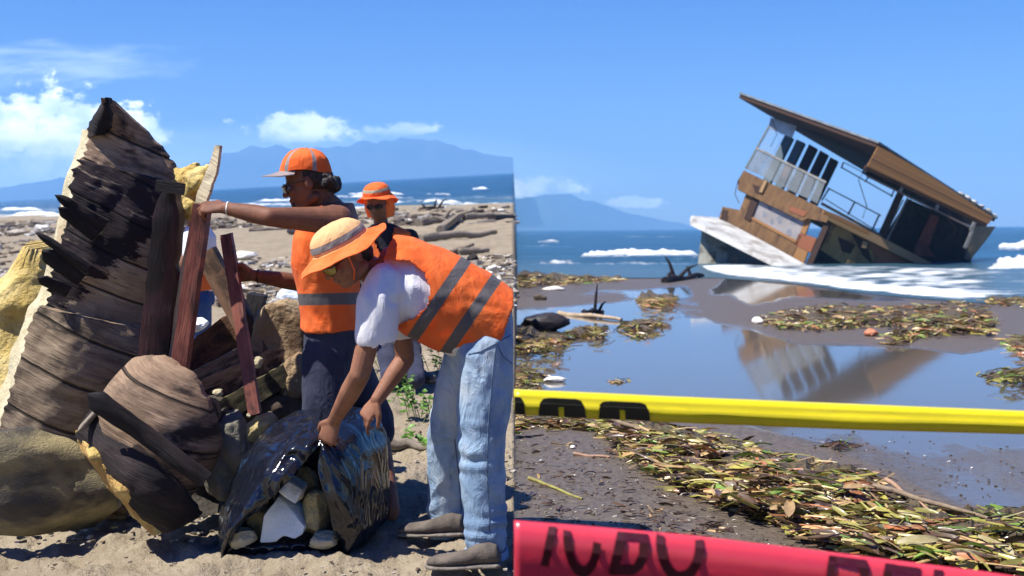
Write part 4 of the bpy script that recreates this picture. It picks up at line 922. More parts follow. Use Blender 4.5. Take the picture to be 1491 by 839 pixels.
def at_(p, n_):
    u, q = lpix(p); return (p.y > 5.2 and u > 498 and q < 332) or (p.y < 5.30 and inside(AA, u, q)) or (p.y > 5.30 and inside([(400, 330), (455, 300), (560, 300), (560, 400), (470, 400), (440, 380)], u, q)) or (n_.z < -.7 and q > 465) or (n_.z > .7 and (p-lp(490, 296, 5.26)).length < .12)
delete_verts(me, at_); me = thicken(me, .004)
part('safety_vest', me, striped('orange_vest_standing_man', [(427, 444)]), A, sharp=0)
tr_ = MB(); tr_.loft([(lp(484, 462, 5.26), xA*.118, V((0, .165, 0))), (lp(484, 500, 5.26), xA*.125, V((0, .175, 0))), (lp(484, 530, 5.26), xA*.11, V((0, .17, 0)))], 24)
hn_, kn_, an_ = lp(475, 520, 5.17), lp(472, 620, 5.10), lg(480, 752, .06); hf_, kf_, af_ = lp(502, 520, 5.36), lp(544, 612, 5.38), lg(570, 742, .06)
tr_.limb([hn_, kn_, hn_.lerp(kn_, 1.35)], [.105, .092, .09], 18); tr_.limb([hf_, kf_, kf_.lerp(af_, .12)], [.108, .095, .09], 18)
me = remesh(tr_, .009, 4); wrinkle(me, .010, 6, (1, 1, .5), 4); part('trousers', me, NAVY, A, sharp=0)
lg_ = MB(); lg_.limb([kn_, kn_.lerp(an_, .35), an_], [.058, .056, .038], 14); lg_.limb([kf_, kf_.lerp(af_, .35), af_], [.058, .056, .038], 14)
part('lower_leg', remesh(lg_, .008, 3), SKIN_A, A, sharp=0) if False else None
for (k_, a_) in ((kn_, an_), (kf_, af_)):
    q = MB(); q.limb([k_, k_.lerp(a_, .35), a_, a_-V((0, 0, .02))], [.058, .056, .038, .034], 14); part('lower_leg', remesh(q, .007, 3), SKIN_A, A, sharp=0)
BLACKS = pm('black_rubber_shoe', (0.02, 0.02, 0.022), rough=0.6)
shoe(A, lg(490, 755, .004), lg(425, 757, .004), mat=BLACKS, sole=BLACKS); shoe(A, lg(578, 745, .004), lg(520, 752, .004), mat=BLACKS, sole=BLACKS)
# ---------------------------------------------------------------- C: man behind, facing us
C = root('person', 'man in orange sun hat and dark shirt facing the camera behind the two workers', 'person', base=lg(600, 556))
YC = 8.75; hc = lp(550, 297, YC); hf = V((-.18, -.95, -.18)); hu = V((0, -.1, 1)); nk = lp(556, 334, YC+.05)
body = head_mesh(hc, hf, hu, .98, nk, nose=1.1); me = remesh(body, .0065, 3); part('body', me, SKIN_C, C, sharp=0); eyes(C, hc, hf, hu); shades(C, hc, hf, hu, DARKLENS, k=.98)
F_, U_, S_ = basis(hf, hu); HATC = striped('orange_hat_behind', [(35, 58)], grey=(0.45, 0.42, 0.30))
hat(C, hc+U_*.072, hf, V((0, .12, 1)), (.100, .110, .085), .055, .95, HATC, seed=3, wav=.006, frontk=-1.0)
mb = MB(); mb.loft([(hc+U_*.05-F_*.035, S_*.112, F_*.07), (hc-U_*.04-F_*.045, S_*.122, F_*.06), (hc-U_*.11-F_*.045, S_*.105, F_*.055)], 20)
me = remesh(mb, .012, 2); part('neck_flap', me, pm('orange_flap', ORANGE, ORANGE2), C, sharp=0)
tb = MB(); tb.loft([(lp(556, 326, YC+.04), V((.07, 0, 0)), V((0, .07, 0))), (lp(559, 340, YC+.05), V((.19, 0, 0)), V((0, .11, 0))), (lp(562, 372, YC+.05), V((.20, 0, 0)), V((0, .125, 0))), (lp(565, 430, YC+.02), V((.175, 0, 0)), V((0, .12, 0))), (lp(566, 470, YC), V((.17, 0, 0)), V((0, .12, 0)))], 24)
tb.limb([lp(521, 350, YC+.05), lp(514, 400, YC), lp(520, 445, YC-.15)], [.066, .052, .045], 14); tb.limb([lp(596, 346, YC+.05), lp(607, 400, YC+.05), lp(605, 450, YC-.1)], [.068, .055, .045], 14)
me = remesh(tb, .011, 3); wrinkle(me, .010, 8, (1, 1, 1), 3); part('shirt', me, NAVY2, C, sharp=0)
vc = MB(); vc.loft([(lp(557, 331, YC+.04), V((.11, 0, 0)), V((0, .09, 0))), (lp(559, 340, YC+.05), V((.225, 0, 0)), V((0, .155, 0))), (lp(562, 372, YC+.05), V((.235, 0, 0)), V((0, .17, 0))), (lp(565, 440, YC+.02), V((.22, 0, 0)), V((0, .17, 0)))], 30)
me = remesh(vc, .011, 3); setattr_(me, 'band', lambda p: lpix(p)[1])
def ct(p, n_):
    u, q = lpix(p); return n_.z > .75 and abs(u-557) < 16 or n_.z < -.8 or (p.y < YC+.02 and inside([(538, 325), (576, 325), (570, 352), (562, 372), (560, 460), (556, 460), (554, 372), (545, 352)], u, q)) or (abs(u-560) > 40 and q < 385 and abs(n_.x) > .7)
delete_verts(me, ct); me = thicken(me, .005); part('safety_vest', me, striped('orange_vest_behind', [(408, 420)]), C, sharp=0)
lc = MB(); lc.limb([lp(558, 470, YC), lp(562, 505, YC-.05), lg(568, 552, .08)], [.10, .075, .06], 14); lc.limb([lp(580, 468, YC), lp(598, 508, YC-.1), lg(606, 552, .08)], [.10, .078, .062], 14)
me = remesh(lc, .011, 3); wrinkle(me, .012, 7, (1, 1, .6), 6); part('trousers', me, NAVY, C, sharp=0)
for (hx, tx) in (((604, 552), (632, 556)), ((567, 552), (560, 562))): shoe(C, lg(*hx, .005), lg(*tx, .005), mat=pm('dark_grey_boot', (0.05, 0.045, 0.042)), wide=.05)
hb = MB(); hand(hb, lp(520, 446, YC-.15), V((0, -.2, -1)), V((1, 0, 0)), (25, 30, 35, 40), 1); part('hand', remesh(hb, .0055, 2), SKIN_C, C, sharp=0)
hb = MB(); hand(hb, lp(605, 451, YC-.1), V((0, -.2, -1)), V((-1, 0, 0)), (25, 30, 35, 40), -1); part('hand', remesh(hb, .0055, 2), SKIN_C, C, sharp=0)
# ---------------------------------------------------------------- D: worker mostly hidden behind the wreckage
D = root('person', 'worker in blue jeans seen only in the gap between the charred beam and red-brown post', 'person', base=lg(288, 566))
YD = 8.4; hc = lp(268, 300, YD); hf = V((-.8, -.2, -.5)); hu = V((-.4, 0, .9)); nk = lp(284, 325, YD)
body = head_mesh(hc, hf, hu, .98, nk); body.limb([lp(290, 348, YD-.18), lp(262, 392, YD-.2), lp(232, 410, YD-.15)], [.05, .042, .028], 12); body.limb([lp(286, 346, YD+.18), lp(258, 392, YD+.2), lp(232, 414, YD+.15)], [.05, .042, .028], 12)
hand(body, lp(232, 410, YD-.15), V((-1, 0, -.3)), V((0, .6, -.8)), (30, 35, 40, 45), -1); hand(body, lp(232, 414, YD+.15), V((-1, 0, -.3)), V((0, -.6, -.8)), (30, 35, 40, 45), 1)
part('body', remesh(body, .0065, 3), SKIN_C, D, sharp=0); eyes(D, hc, hf, hu)
F_, U_, S_ = basis(hf, hu); hat(D, hc+U_*.048, hf, hu, (.096, .108, .09), .06, .5, HATC, seed=5)
t2 = MB(); t2.loft([(lp(285, 330, YD), V((.09, 0, 0)), V((0, .10, 0))), (lp(287, 346, YD), V((.125, 0, 0)), V((0, .20, 0))), (lp(289, 385, YD), V((.125, 0, 0)), V((0, .18, 0))), (lp(288, 425, YD), V((.12, 0, 0)), V((0, .16, 0)))], 24)
t2.limb([lp(289, 348, YD-.17), lp(279, 368, YD-.19)], [.075, .07], 14); t2.limb([lp(287, 348, YD+.17), lp(276, 370, YD+.19)], [.075, .07], 14)
me = remesh(t2, .011, 3); wrinkle(me, .008, 8, (1, 1, 1), 8); part('shirt', me, SHIRTW, D, sharp=0)
t3 = MB(); t3.loft([(lp(289, 372, YD), V((.138, 0, 0)), V((0, .20, 0))), (lp(289, 395, YD), V((.14, 0, 0)), V((0, .195, 0))), (lp(288, 421, YD), V((.142, 0, 0)), V((0, .185, 0)))], 26)
me = remesh(t3, .011, 3); wrinkle(me, .008, 7, (1, 1, .6), 9); setattr_(me, 'band', lambda p: lpix(p)[1]); part('safety_vest', me, striped('orange_vest_hidden', [(388, 396)]), D, sharp=0)
t4 = MB(); t4.loft([(lp(288, 412, YD), V((.115, 0, 0)), V((0, .16, 0))), (lp(288, 445, YD), V((.115, 0, 0)), V((0, .165, 0)))], 22)
t4.limb([lp(288, 440, YD-.09), lp(284, 500, YD-.1), lg(284, 566, .09)], [.095, .075, .065], 14); t4.limb([lp(289, 440, YD+.09), lp(292, 500, YD+.1), lg(294, 556, .09)], [.095, .075, .065], 14)
me = remesh(t4, .011, 3); wrinkle(me, .010, 7, (1, 1, .6), 7); part('jeans', me, cloth('dark_blue_denim', (0.03, 0.07, 0.2), (0.05, 0.11, 0.28), .6), D, sharp=0)
for (hx, tx) in (((288, 568), (262, 570)), ((298, 558), (272, 560))): shoe(D, lg(*hx, .005), lg(*tx, .005), mat=BLACKS)
# ================================================================== THE BLACK BAG AND ITS FILLING
def bag_mat():
    m, n, p, o = new_mat('black_plastic_film'); t = n.n('ShaderNodeTexCoord'); uv = t.outputs['UV']; ob = t.outputs['Object']
    n.put(p.inputs['Base Color'], (0.006, 0.0075, 0.014, 1)); p.inputs['Roughness'].default_value = 0.16; p.inputs['Specular IOR Level'].default_value = 0.62
    a = n.noise(n.mapping(uv, (9, 2.5, 1)), 1.0, 2, 0.5, 1.2); b = n.noise(n.mapping(ob, (1, 1, .6), rot=(0, .5, 0)), 7, 2, 0.45, 1.6); c_ = n.noise(n.mapping(ob, (1, 1, 1)), 75, 3, 0.6, 1.0)
    rid = n.math('ABSOLUTE', n.math('SUBTRACT', b, 0.5)); h = n.math('ADD', n.math('ADD', n.math('MULTIPLY', a, 0.12), n.math('MULTIPLY', rid, -2.6)), n.math('MULTIPLY', c_, 0.02))
    bu = n.n('ShaderNodeBump'); bu.inputs['Strength'].default_value = 0.95; bu.inputs['Distance'].default_value = 0.010; n.l(h, bu.inputs['Height']); n.l(bu.outputs[0], p.inputs['Normal']); return m
BAGM = bag_mat()
bag = root('rubbish_bag', 'shiny black plastic rubbish bag held open by the bending man, foam pieces showing inside', 'bag', base=lg(440, 800))
YB = 4.85
def film(name, outer, inner, bulge, seed, ns=40, nt=60, amp=.022, thick=.004, bdir=V((0, 1, 0))):
    L = [lp(*p) for p in outer]; Rr = [lp(*p) for p in inner]
    mb = MB().ruled(L, Rr, ns=ns, nt=nt, bulge=bulge, thick=thick, tdir=V((0, 1, 0)), rough=0, seed=seed)
    me = mesh_of(mb)
    n_ = len(mb.v)//2
    def pl(p): 
        u, q = lpix(p); g = p.x*9+p.z*5
        du, dv = u-472, q-615; r_ = math.hypot(du, dv); an = math.atan2(dv, du)
        pleat = (.5-abs(noise.noise(V((an*3.6+r_*.010, r_*.010, seed)))*1.6))*min(1, r_/60)*min(1, 1.4-r_/260)
        return amp*1.5*(pleat*1.5+noise.noise(V((u*.035-q*.02, q*.012+u*.01, seed)))*.7+(.5-abs(noise.noise(V((u*.028+q*.012, q*.022-u*.01, seed+3)))*1.5))*1.0)
    for v_ in me.vertices: v_.co.y -= pl(v_.co)
    return part(name, me, BAGM, bag, sharp=0, smooth=True) if False else link(name, me, BAGM, bag)
# left flap: from the held top down the left side, inner edge = mouth of the bag
film('left_side', [(470, 594, 5.0), (430, 600, 5.02), (392, 622, 5.0), (362, 655, 4.96), (338, 700, 4.92), (322, 745, 4.90), (320, 775, 4.88), (330, 800, 4.82)],
     [(474, 640, 4.66), (462, 652, 4.62), (448, 668, 4.60), (425, 695, 4.58), (398, 722, 4.58), (372, 745, 4.60), (350, 768, 4.66), (338, 800, 4.74)], .13, 3)
film('right_side', [(470, 594, 5.02), (510, 592, 5.04), (545, 600, 5.04), (562, 632, 5.02), (566, 680, 5.0), (568, 725, 4.98), (560, 762, 4.94), (505, 796, 4.86)],
     [(470, 642, 4.66), (466, 660, 4.62), (463, 680, 4.60), (468, 705, 4.58), (478, 735, 4.58), (484, 765, 4.60), (492, 785, 4.66), (496, 800, 4.74)], .15, 7, amp=.013)
film('back', [(440, 610, 5.04), (400, 650, 5.06), (370, 700, 5.06), (345, 750, 5.04), (330, 790, 5.0)], [(500, 610, 5.04), (530, 650, 5.06), (540, 700, 5.06), (540, 750, 5.02), (530, 790, 4.98)], -.02, 11)
film('bottom_lip', [(330, 786, 4.74), (326, 795, 4.70), (332, 806, 4.70)], [(500, 778, 4.74), (505, 786, 4.72), (502, 800, 4.74)], .03, 13, ns=50, nt=16, amp=.02)
def cutblock(name, label, c, r, rot, mat, cat='foam piece', seed=0): 
    return lump(name, label, c, r, mat, cat, seed=seed)
def poly_block(name, label, pts, y, th, mat, cat='foam piece', jit=.006):
    front = [lp(u, v, y+dy) for u, v, dy in pts]; back = [p+V((.01, th, 0)) for p in front]; mb = MB(); mb.hexa(front, back); me = mesh_of(mb); bm = bmesh.new(); bm.from_mesh(me)
    bmesh.ops.bevel(bm, geom=bm.edges[:]+bm.verts[:], offset=.008, segments=2, affect='EDGES', profile=.6); bmesh.ops.triangulate(bm, faces=bm.faces); bmesh.ops.subdivide_edges(bm, edges=bm.edges[:], cuts=2, use_grid_fill=True); bm.to_mesh(me); bm.free()
    me.update(); displace(me, lambda p, n_: jit*noise.fractal(p*20, 1, 2, 4)); z = min(p.z for p in front)
    return part(name, me, mat, label=label, cat=cat, base=(front[0].x, y, z), sharp=50)
poly_block('foam_block', 'large white polystyrene chunk with a pointed top in the mouth of the bag', [(378, 790, 0), (384, 752, .0), (404, 722, .06), (424, 742, .03), (444, 768, 0), (440, 780, 0), (428, 784, -.01), (412, 780, .0), (402, 790, 0)], 4.66, .16, pm('blue_white_polystyrene', (0.68, 0.76, 0.77), (0.78, 0.84, 0.84), 10, .9, .6, 100, bdist=.006))
poly_block('foam_block', 'small white polystyrene cube at the top of the bag mouth', [(405, 716, 0), (418, 700, .02), (441, 712, .03), (430, 736, 0)], 4.66, .09, WHITEF)
lump('foam_block', 'cream foam ball at the left corner of the bag mouth', lp(352, 782, 4.68), (.062, .055, .048), FOAMP, 'foam piece', seed=31)
lump('foam_block', 'ragged cream foam strip at the bottom right of the bag mouth', lp(472, 786, 4.66), (.075, .05, .036), FOAMP, 'foam piece', seed=32)
lump('foam_block', 'mustard-brown foam chunk inside the right of the bag mouth', lp(462, 750, 4.74), (.065, .07, .105), FOAMO, 'foam piece', seed=33)
lump('foam_block', 'dull olive foam chunk deep at the top of the bag mouth', lp(444, 704, 4.86), (.06, .06, .07), FOAMO, 'foam piece', seed=34)
lump('foam_block', 'red-brown foam chunk deep in the middle of the bag mouth', lp(450, 730, 4.88), (.055, .05, .06), pm('rusty_foam', (.2, .07, .03), (.28, .12, .05), 8, .9, .8, 60), 'foam piece', seed=35)
lump('foam_block', 'dull yellow foam chunk behind the white chunk at the left of the bag mouth', lp(378, 760, 4.80), (.06, .06, .07), FOAMO, 'foam piece', seed=36)
# ================================================================== THE WRECKED HOUSEBOAT ON THE RIGHT
YH = 60.0; PHI = R(26.5)
hx, hy, hz_ = V((math.cos(PHI), 0, -math.sin(PHI))), V((0, 1, 0)), V((math.sin(PHI), 0, math.cos(PHI)))
C0 = rp(1200, 322, YH)
dL = (-hx*math.cos(R(36))+hy*math.sin(R(36))); dR = (hx*math.cos(R(2))+hy*math.sin(R(2)))
nL = dL.cross(hz_).normalized(); nL = nL if nL.y < 0 else -nL
nR = dR.cross(hz_).normalized(); nR = nR if nR.y < 0 else -nR
def onp(u, v, n_, off=0.0, c0=None):
    d = AR @ ray(u, v); c0 = (c0 or C0)+n_*off; return CAMW+d*((c0-CAMW).dot(n_)/d.dot(n_))
def pp(poly, n_, off=0.0, th=0.12, mb=None, c0=None):
    """traced panel on a wall plane of the house, th thick towards the inside"""
    f = [onp(u, v, n_, off, c0) for u, v in poly]; mb = mb or MB(); mb.hexa(f, [p-n_*th for p in f])
    return mb
def uvh(mb, dirv):
    mb.uv = {i: (p.dot(hz_), p.dot(dirv)) for i, p in enumerate(mb.v)}; return mb
CORR = None
def corr_mat(name, c1, c2, c3, pitch):
    m, n, p, o = new_mat(name); t = n.n('ShaderNodeTexCoord'); uv = t.outputs['UV']; sp = n.n('ShaderNodeSeparateXYZ'); n.l(uv, sp.inputs[0])
    colr = n.mix(n.ramp(n.noise(n.mapping(uv, (.4, 1, 1)), 2.5, 6, .6), .35, .65), c1, c2); colr = n.mix(n.ramp(n.noise(n.mapping(uv, (.5, 2, 1), loc=(3, 1, 0)), 1.2, 7, .65), .5, .66), colr, c3)
    s_ = n.math('SINE', n.math('MULTIPLY', sp.outputs[1], 6.283/pitch)); colr = n.mix(n.ramp(s_, -1, -.3, .35, 0), colr, tuple(x*.4 for x in c3))
    n.l(colr, p.inputs['Base Color']); p.inputs['Roughness'].default_value = .75
    b = n.n('ShaderNodeBump'); b.inputs['Strength'].default_value = 1; b.inputs['Distance'].default_value = pitch*.25; n.l(s_, b.inputs['Height']); n.l(b.outputs[0], p.inputs['Normal']); return m
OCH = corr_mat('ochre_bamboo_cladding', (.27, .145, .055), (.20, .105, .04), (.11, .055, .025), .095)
OCHP = wood('ochre_boards', (.33, .165, .055), (.25, .12, .045), (.12, .06, .03), 5, (.5, .7), .6)
OCHL = wood('pale_ochre_beam', (.36, .23, .11), (.28, .17, .08), (.2, .12, .06), 6, (.5, .7), .5)
DKW = wood('dark_brown_timber', (.032, .015, .010), (.06, .028, .018), (.025, .014, .010), 6, (.5, .7), .5)
REDW = wood('brick_red_boards', (.23, .075, .035), (.30, .11, .05), (.1, .04, .02), 5, (.5, .7), .5)
INT = pm('shaded_interior', (.006, .004, .005), (.014, .009, .008), 2, .9)  # near-black colour stands in for the shade inside the house
ROOFM = pm('slate_grey_roof_sheet', (.10, .115, .13), (.16, .18, .2), 2, .6)
WHT = pm('weathered_white_paint', (.46, .47, .46), (.58, .58, .56), 1.5, .6, .4, 20, c3=(.28, .26, .23), s3=1.0, lo3=.44, hi3=.66)
CONC = pm('stained_grey_hull', (.26, .26, .22), (.36, .36, .31), 1.5, .8, .5, 12, c3=(.08, .07, .05), s3=1.5, lo3=.45, hi3=.62)
DKH = pm('dark_wet_hull', (.03, .035, .032), (.05, .05, .04), 2, .5, .4, 12, c3=(.17, .10, .03), s3=1.6, lo3=.55, hi3=.66)
GREYP = pm('grey_metal_rail', (.10, .13, .14), rough=.5); GREYW = pm('weathered_grey_paint', (.24, .235, .22), (.16, .155, .14), 3, .7)
def film_mat(name, c, alpha):
    m, n, p, o = new_mat(name); t = n.n('ShaderNodeTexCoord'); nz = n.noise(t.outputs['Object'], .9, 6, .6)
    n.l(n.mix(n.ramp(nz, .35, .65), c, tuple(x*.7 for x in c)), p.inputs['Base Color']); p.inputs['Roughness'].default_value = .25
    tr = n.n('ShaderNodeBsdfTransparent'); ms = n.n('ShaderNodeMixShader'); n.l(n.ramp(nz, .3, .7, alpha-.12, alpha+.12), ms.inputs[0]); n.l(tr.outputs[0], ms.inputs[1]); n.l(p.outputs[0], ms.inputs[2]); n.l(ms.outputs[0], o.inputs[0]); return m
GLS = film_mat('cloudy_glass', (.26, .29, .30), .52); GLC = film_mat('clear_glass', (.35, .42, .46), .16)
H = root('houseboat_wreck', 'tilted two-storey wooden houseboat wrecked in the surf, white raft deck, ochre walls and large roof', 'houseboat', MR, rg(1200, 386))
def hp(name, mb, mat, par=H, **k): return part(name, mb, mat, par, **k)
# --- raft
def deckpt(u, v, k): return rp(u, v, k)
dk = MB(); T = [(1007, 314, 62.5), (1046, 317, 63.5), (1100, 345, 61), (1150, 374, 59), (1200, 400, 57), (1170, 402, 55.5), (1128, 382, 57.2), (1078, 357, 58.9), (1028, 332, 60.8), (1008, 323, 62)]
tp = [rp(*q) for q in T]; dk.hexa(tp, [p-hz_*.22 for p in tp]); hp('raft_deck', dk, WHT)
sm = MB(); T = [(1022, 336, 62.2), (1040, 338, 62.6), (1062, 352, 61.5), (1060, 396, 61.5), (1015, 394, 61.8)]; f = [rp(*q) for q in T]; sm.hexa(f, [p+V((.8, 2.5, 0)) for p in f]); hp('hull_end', sm, CONC)
sm = MB(); T = [(1058, 348, 61.6), (1085, 362, 60.2), (1130, 386, 58.2), (1160, 402, 57.0), (1060, 402, 60.8)]; f = [rp(*q) for q in T]; sm.hexa(f, [p+V((.6, 2.2, 0)) for p in f]); hp('hull_side', sm, DKH)
# --- lower storey, left face
W1 = [(1091, 270), (1107, 277), (1092, 316), (1158, 353), (1163, 341), (1168, 343), (1149, 384), (1044, 328), (1052, 301), (1077, 306)]
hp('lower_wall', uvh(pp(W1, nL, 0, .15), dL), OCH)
wn = hp('window', pp([(1108, 288), (1174, 318), (1159, 352), (1093, 315)], nL, -.03, .05), film_mat('curtained_window', (.36, .33, .31), .86))
for q in ([(1106, 286), (1176, 318), (1175, 321), (1105, 289)], [(1092, 314), (1160, 350), (1158, 354), (1090, 317)]): hp('window_frame', uvh(pp(q, nL, .05, .14), hz_), OCHP, wn)
for (u, v, r) in ((1122, 302, 5), (1135, 320, 5.5), (1113, 312, 4), (1149, 338, 5), (1155, 322, 5), (1140, 302, 4), (1124, 322, 4)):
    q = [(u+r*math.cos(a)*(.8+.3*math.sin(3*a+u)), v+r*1.1*math.sin(a)) for a in [2*math.pi*i/9 for i in range(9)]]; hp('curtain_flower', pp(q, nL, -.02, .03), pm('slate_flower_print', (.13, .15, .18), (.2, .2, .22), 3), wn)
hp('wall_panel', pp([(1160, 352), (1178, 362), (1170, 384), (1149, 384)], nL, -.02, .12), OCHP)
hp('red_panel', pp([(1165, 339), (1189, 347), (1180, 368), (1156, 356)], nL, .0, .10), REDW)
hp('door_frame', pp([(1176, 311), (1183, 314), (1172, 342), (1165, 338)], nL, .04, .15), OCHP)
hp('corner_post', pp([(1203, 318), (1210, 322), (1178, 396), (1170, 392)], nL, .10, .25), DKW)
hp('floor_band', uvh(pp([(1083, 248), (1206, 308), (1204, 324), (1176, 318), (1168, 322), (1074, 276), (1075, 262)], nL, .25, .25), dL), OCH)
hp('left_post', pp([(1104, 266), (1113, 270), (1092, 322), (1083, 317)], nL, .08, .16), DKW)
hp('rail_end', pp([(1113, 262), (1117, 264), (1109, 281), (1105, 279)], nL, .35, .12), OCHL)
# --- lower storey, right face
hp('lower_wall', uvh(pp([(1209, 324), (1262, 348), (1352, 392), (1230, 394), (1191, 361)], nR, 0, .15), dR), corr_mat('sunlit_ochre_cladding', (.44, .27, .09), (.36, .21, .07), (.20, .10, .04), .095))  # brighter copy of the ochre cladding, sunlight put into its colour
hp('sagging_board', pp([(1260, 349), (1320, 380), (1300, 398), (1262, 394), (1278, 375)], nR, .12, .1), REDW)
hp('lower_shade_panel', pp([(1192, 362), (1232, 388), (1236, 404), (1172, 404)], nR, .02, .1), INT)  # near-black sheet painting the triangle of shade low on this wall
hp('floor_beam', pp([(1206, 308), (1222, 314), (1356, 383), (1350, 392), (1204, 320)], nR, .35, .3), OCHL)
hp('loose_beam', pp([(1200, 306), (1268, 338), (1266, 342), (1199, 311)], nR, .6, .15), OCHP)
hp('beam_bracket', pp([(1258, 351), (1264, 353), (1261, 362), (1255, 360)], nR, .45, .2), OCHL)
fl = MB(); c_ = onp(1206, 311, nR, 0); fq = [c_, c_+dR*5.6, c_+dR*7+hy*6, c_+dL*4.2+hy*2, c_+dL*4.2]; fl.hexa(fq, [p-hz_*.2 for p in fq]); hp('upper_floor', fl, DKW)
# --- upper storey, left face
gx = [(1101, 216), (1121, 226), (1138, 235), (1155, 244), (1172, 252), (1188, 260), (1202, 267)]; gb = [(1084, 245), (1104, 254), (1124, 264), (1142, 273), (1160, 282), (1178, 290), (1191, 297)]
for i in range(6):
    a, b, c_, d = gx[i], gx[i+1], gb[i+1], gb[i]; e = .9
    hp('glass_panel', pp([a, (b[0]-e, b[1]-e*.4), (c_[0]-e, c_[1]-e*.4), d], nL, .1, .03), GLS)
hp('glass_pane', pp([(1119, 184), (1141, 196), (1125, 231), (1101, 218)], nL, .08, .03), GLC)
hp('transom_panel', pp([(1122, 171), (1160, 184), (1153, 201), (1119, 186)], nL, .1, .04), film_mat('cloudy_transom', (.40, .44, .46), .75))
hp('slim_post', pp([(1119, 182), (1121, 183), (1086, 246), (1084, 245)], nL, .12, .07), GREYP)
hp('glass_rail', pp([(1101, 214), (1203, 264), (1202, 267), (1100, 216.5)], nL, .14, .08), GREYW)
c1 = C0-nL*3.6
COLS = [((1143, 196), (1154, 201), (1120, 268), (1110, 263)), ((1160, 203), (1171, 208), (1137, 278), (1127, 273)), ((1178, 210), (1189, 216), (1153, 288), (1143, 283)), ((1194, 219), (1205, 225), (1170, 295), (1160, 290)), ((1209, 229), (1219, 234), (1188, 298), (1179, 294))]
CM = [pm('slate_blue_column', (.05, .09, .12), (.07, .12, .15), 2, .6), DKW]
for i, q in enumerate(COLS): hp('column', pp(q, nL, 0, .3, c0=c1), CM[0] if i < 2 else pm('near_black_column', (.022, .016, .018)))
hp('brown_post', pp([(1146, 237), (1153, 240), (1140, 268), (1132, 264)], nL, -.8, .2), REDW)
# --- upper storey, right face: rails, posts, dark end room
def line(name, p, q, w_, n_=nR, off=0.0, mat=GREYP, th=.08):
    d = V((q[0]-p[0], q[1]-p[1], 0)).normalized(); k = V((-d.y, d.x, 0))*w_/2
    return hp(name, pp([(p[0]+k.x, p[1]+k.y), (q[0]+k.x, q[1]+k.y), (q[0]-k.x, q[1]-k.y), (p[0]-k.x, p[1]-k.y)], n_, off, th), mat)
bk = -4.2
line('rail', (1206, 274), (1283, 314), 1.5, off=bk); line('rail', (1202, 290), (1276, 336), 1.1, off=bk)
for p, q in (((1208, 274), (1197, 292)), ((1245, 294), (1235, 313)), ((1281, 312), (1270, 336))): line('rail_post', p, q, 2.0, off=bk)
line('rail', (1226, 244), (1300, 286), 1.5, off=bk); line('rail', (1230, 237), (1305, 276), 1.0, off=bk)
for p, q in (((1229, 236), (1225, 245)), ((1266, 256), (1260, 265)), ((1303, 275), (1298, 287))): line('rail_post', p, q, 1.6, off=bk)
line('dark_beam', (1196, 296), (1284, 344), 4, off=-.3, mat=DKH)
line('brown_column', (1314, 279), (1284, 346), 8.5, off=-.6, mat=DKW, th=.3)
line('white_post', (1322, 288), (1292, 350), 2.2, off=-1.0, mat=GREYW); line('white_post', (1316, 291), (1287, 346), 1.2, off=-1.2, mat=GREYW)
line('long_rail', (1262, 256), (1419, 334), 2.4, off=.05, mat=wood('grey_brown_rail', (.17, .13, .11), (.22, .17, .14), (.1, .07, .06), 5))
for p, q, w_ in (((1266, 237), (1259, 251), 4), ((1319, 263), (1311, 279), 4), ((1371, 288), (1363, 306), 4.5), ((1423, 316), (1414, 336), 4.5), ((1416, 336), (1405, 362), 4)): line('hanger_post', p, q, w_, off=.12, mat=GREYW)
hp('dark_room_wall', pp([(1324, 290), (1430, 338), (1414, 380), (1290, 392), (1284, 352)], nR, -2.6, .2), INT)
hp('side_wall', pp([(1420, 330), (1450, 330), (1436, 350), (1412, 380), (1404, 376)], nR, -.6, .3), DKH)
hp('rusty_panel', pp([(1356, 312), (1368, 316), (1352, 360), (1362, 374), (1330, 372), (1336, 352)], nR, -2.0, .2), pm('rusty_door', (.15, .035, .02), (.09, .025, .018), 2, .8))
hp('red_edge_board', pp([(1318, 372), (1330, 370), (1366, 392), (1344, 396)], nR, .2, .2), REDW)
# --- roof
rt = [rp(1077, 134, 64), rp(1280, 206, 56), rp(1453, 317, 66)]; rback = rt[0]+rt[2]-rt[1]+V((.3, 1.0, .1))
rf = MB(); q = [rt[0], rt[1], rt[2], rback]; rf.hexa(q, [p-hz_*.10 for p in q]); hp('roof_sheet', rf, ROOFM)
rf = MB(); s_ = lambda p, k: p.lerp((rt[0]+rt[2])/2, k)-hz_*.104
q2 = [s_(p, .012) for p in q]; rf.hexa(q2, [p-hz_*.20 for p in q2]); hp('roof_underside', rf, wood('brown_soffit', (.045, .020, .012), (.07, .032, .018), (.02, .010, .008), 5))
cR = rt[1]-hz_*.12; gb_ = [(1279, 213), (1300, 224), (1360, 260), (1446, 317), (1440, 326), (1350, 284), (1263, 242)]
hp('gable_board', uvh(pp(gb_, nR, 0.0, .12, c0=cR+dR*.15), hz_), OCHP)
hp('roof_beam', pp([(1262, 240), (1300, 256), (1440, 324), (1436, 330), (1260, 246)], nR, -.5, .3, c0=cR), DKW)
dkr = MB(); a_ = onp(1255, 250, nR, -.4); hp('header_shadow_board', pp([(1262, 242), (1436, 326), (1430, 336), (1330, 290), (1256, 252)], nR, -1.4, .2), INT)  # near-black sheet added for the dark band of shade under the gable
for (u, v, r) in ((1399, 283, 5), (1408, 288, 5), (1418, 294, 4.5), (1428, 300, 4), (1438, 307, 4.5), (1446, 313, 4.5)):
    k = MB(); c_ = rp(u, v, 63.5); k.ell(c_, hx*(r/FL*63*1.25), V((0, .3, 0)), hz_*(r/FL*63*.62), 12, 8); me = mesh_of(k); displace(me, lambda p, n_: .06*noise.fractal(p*4, 1, 2, 3)); hp('white_roof_bundle', me, WHT)
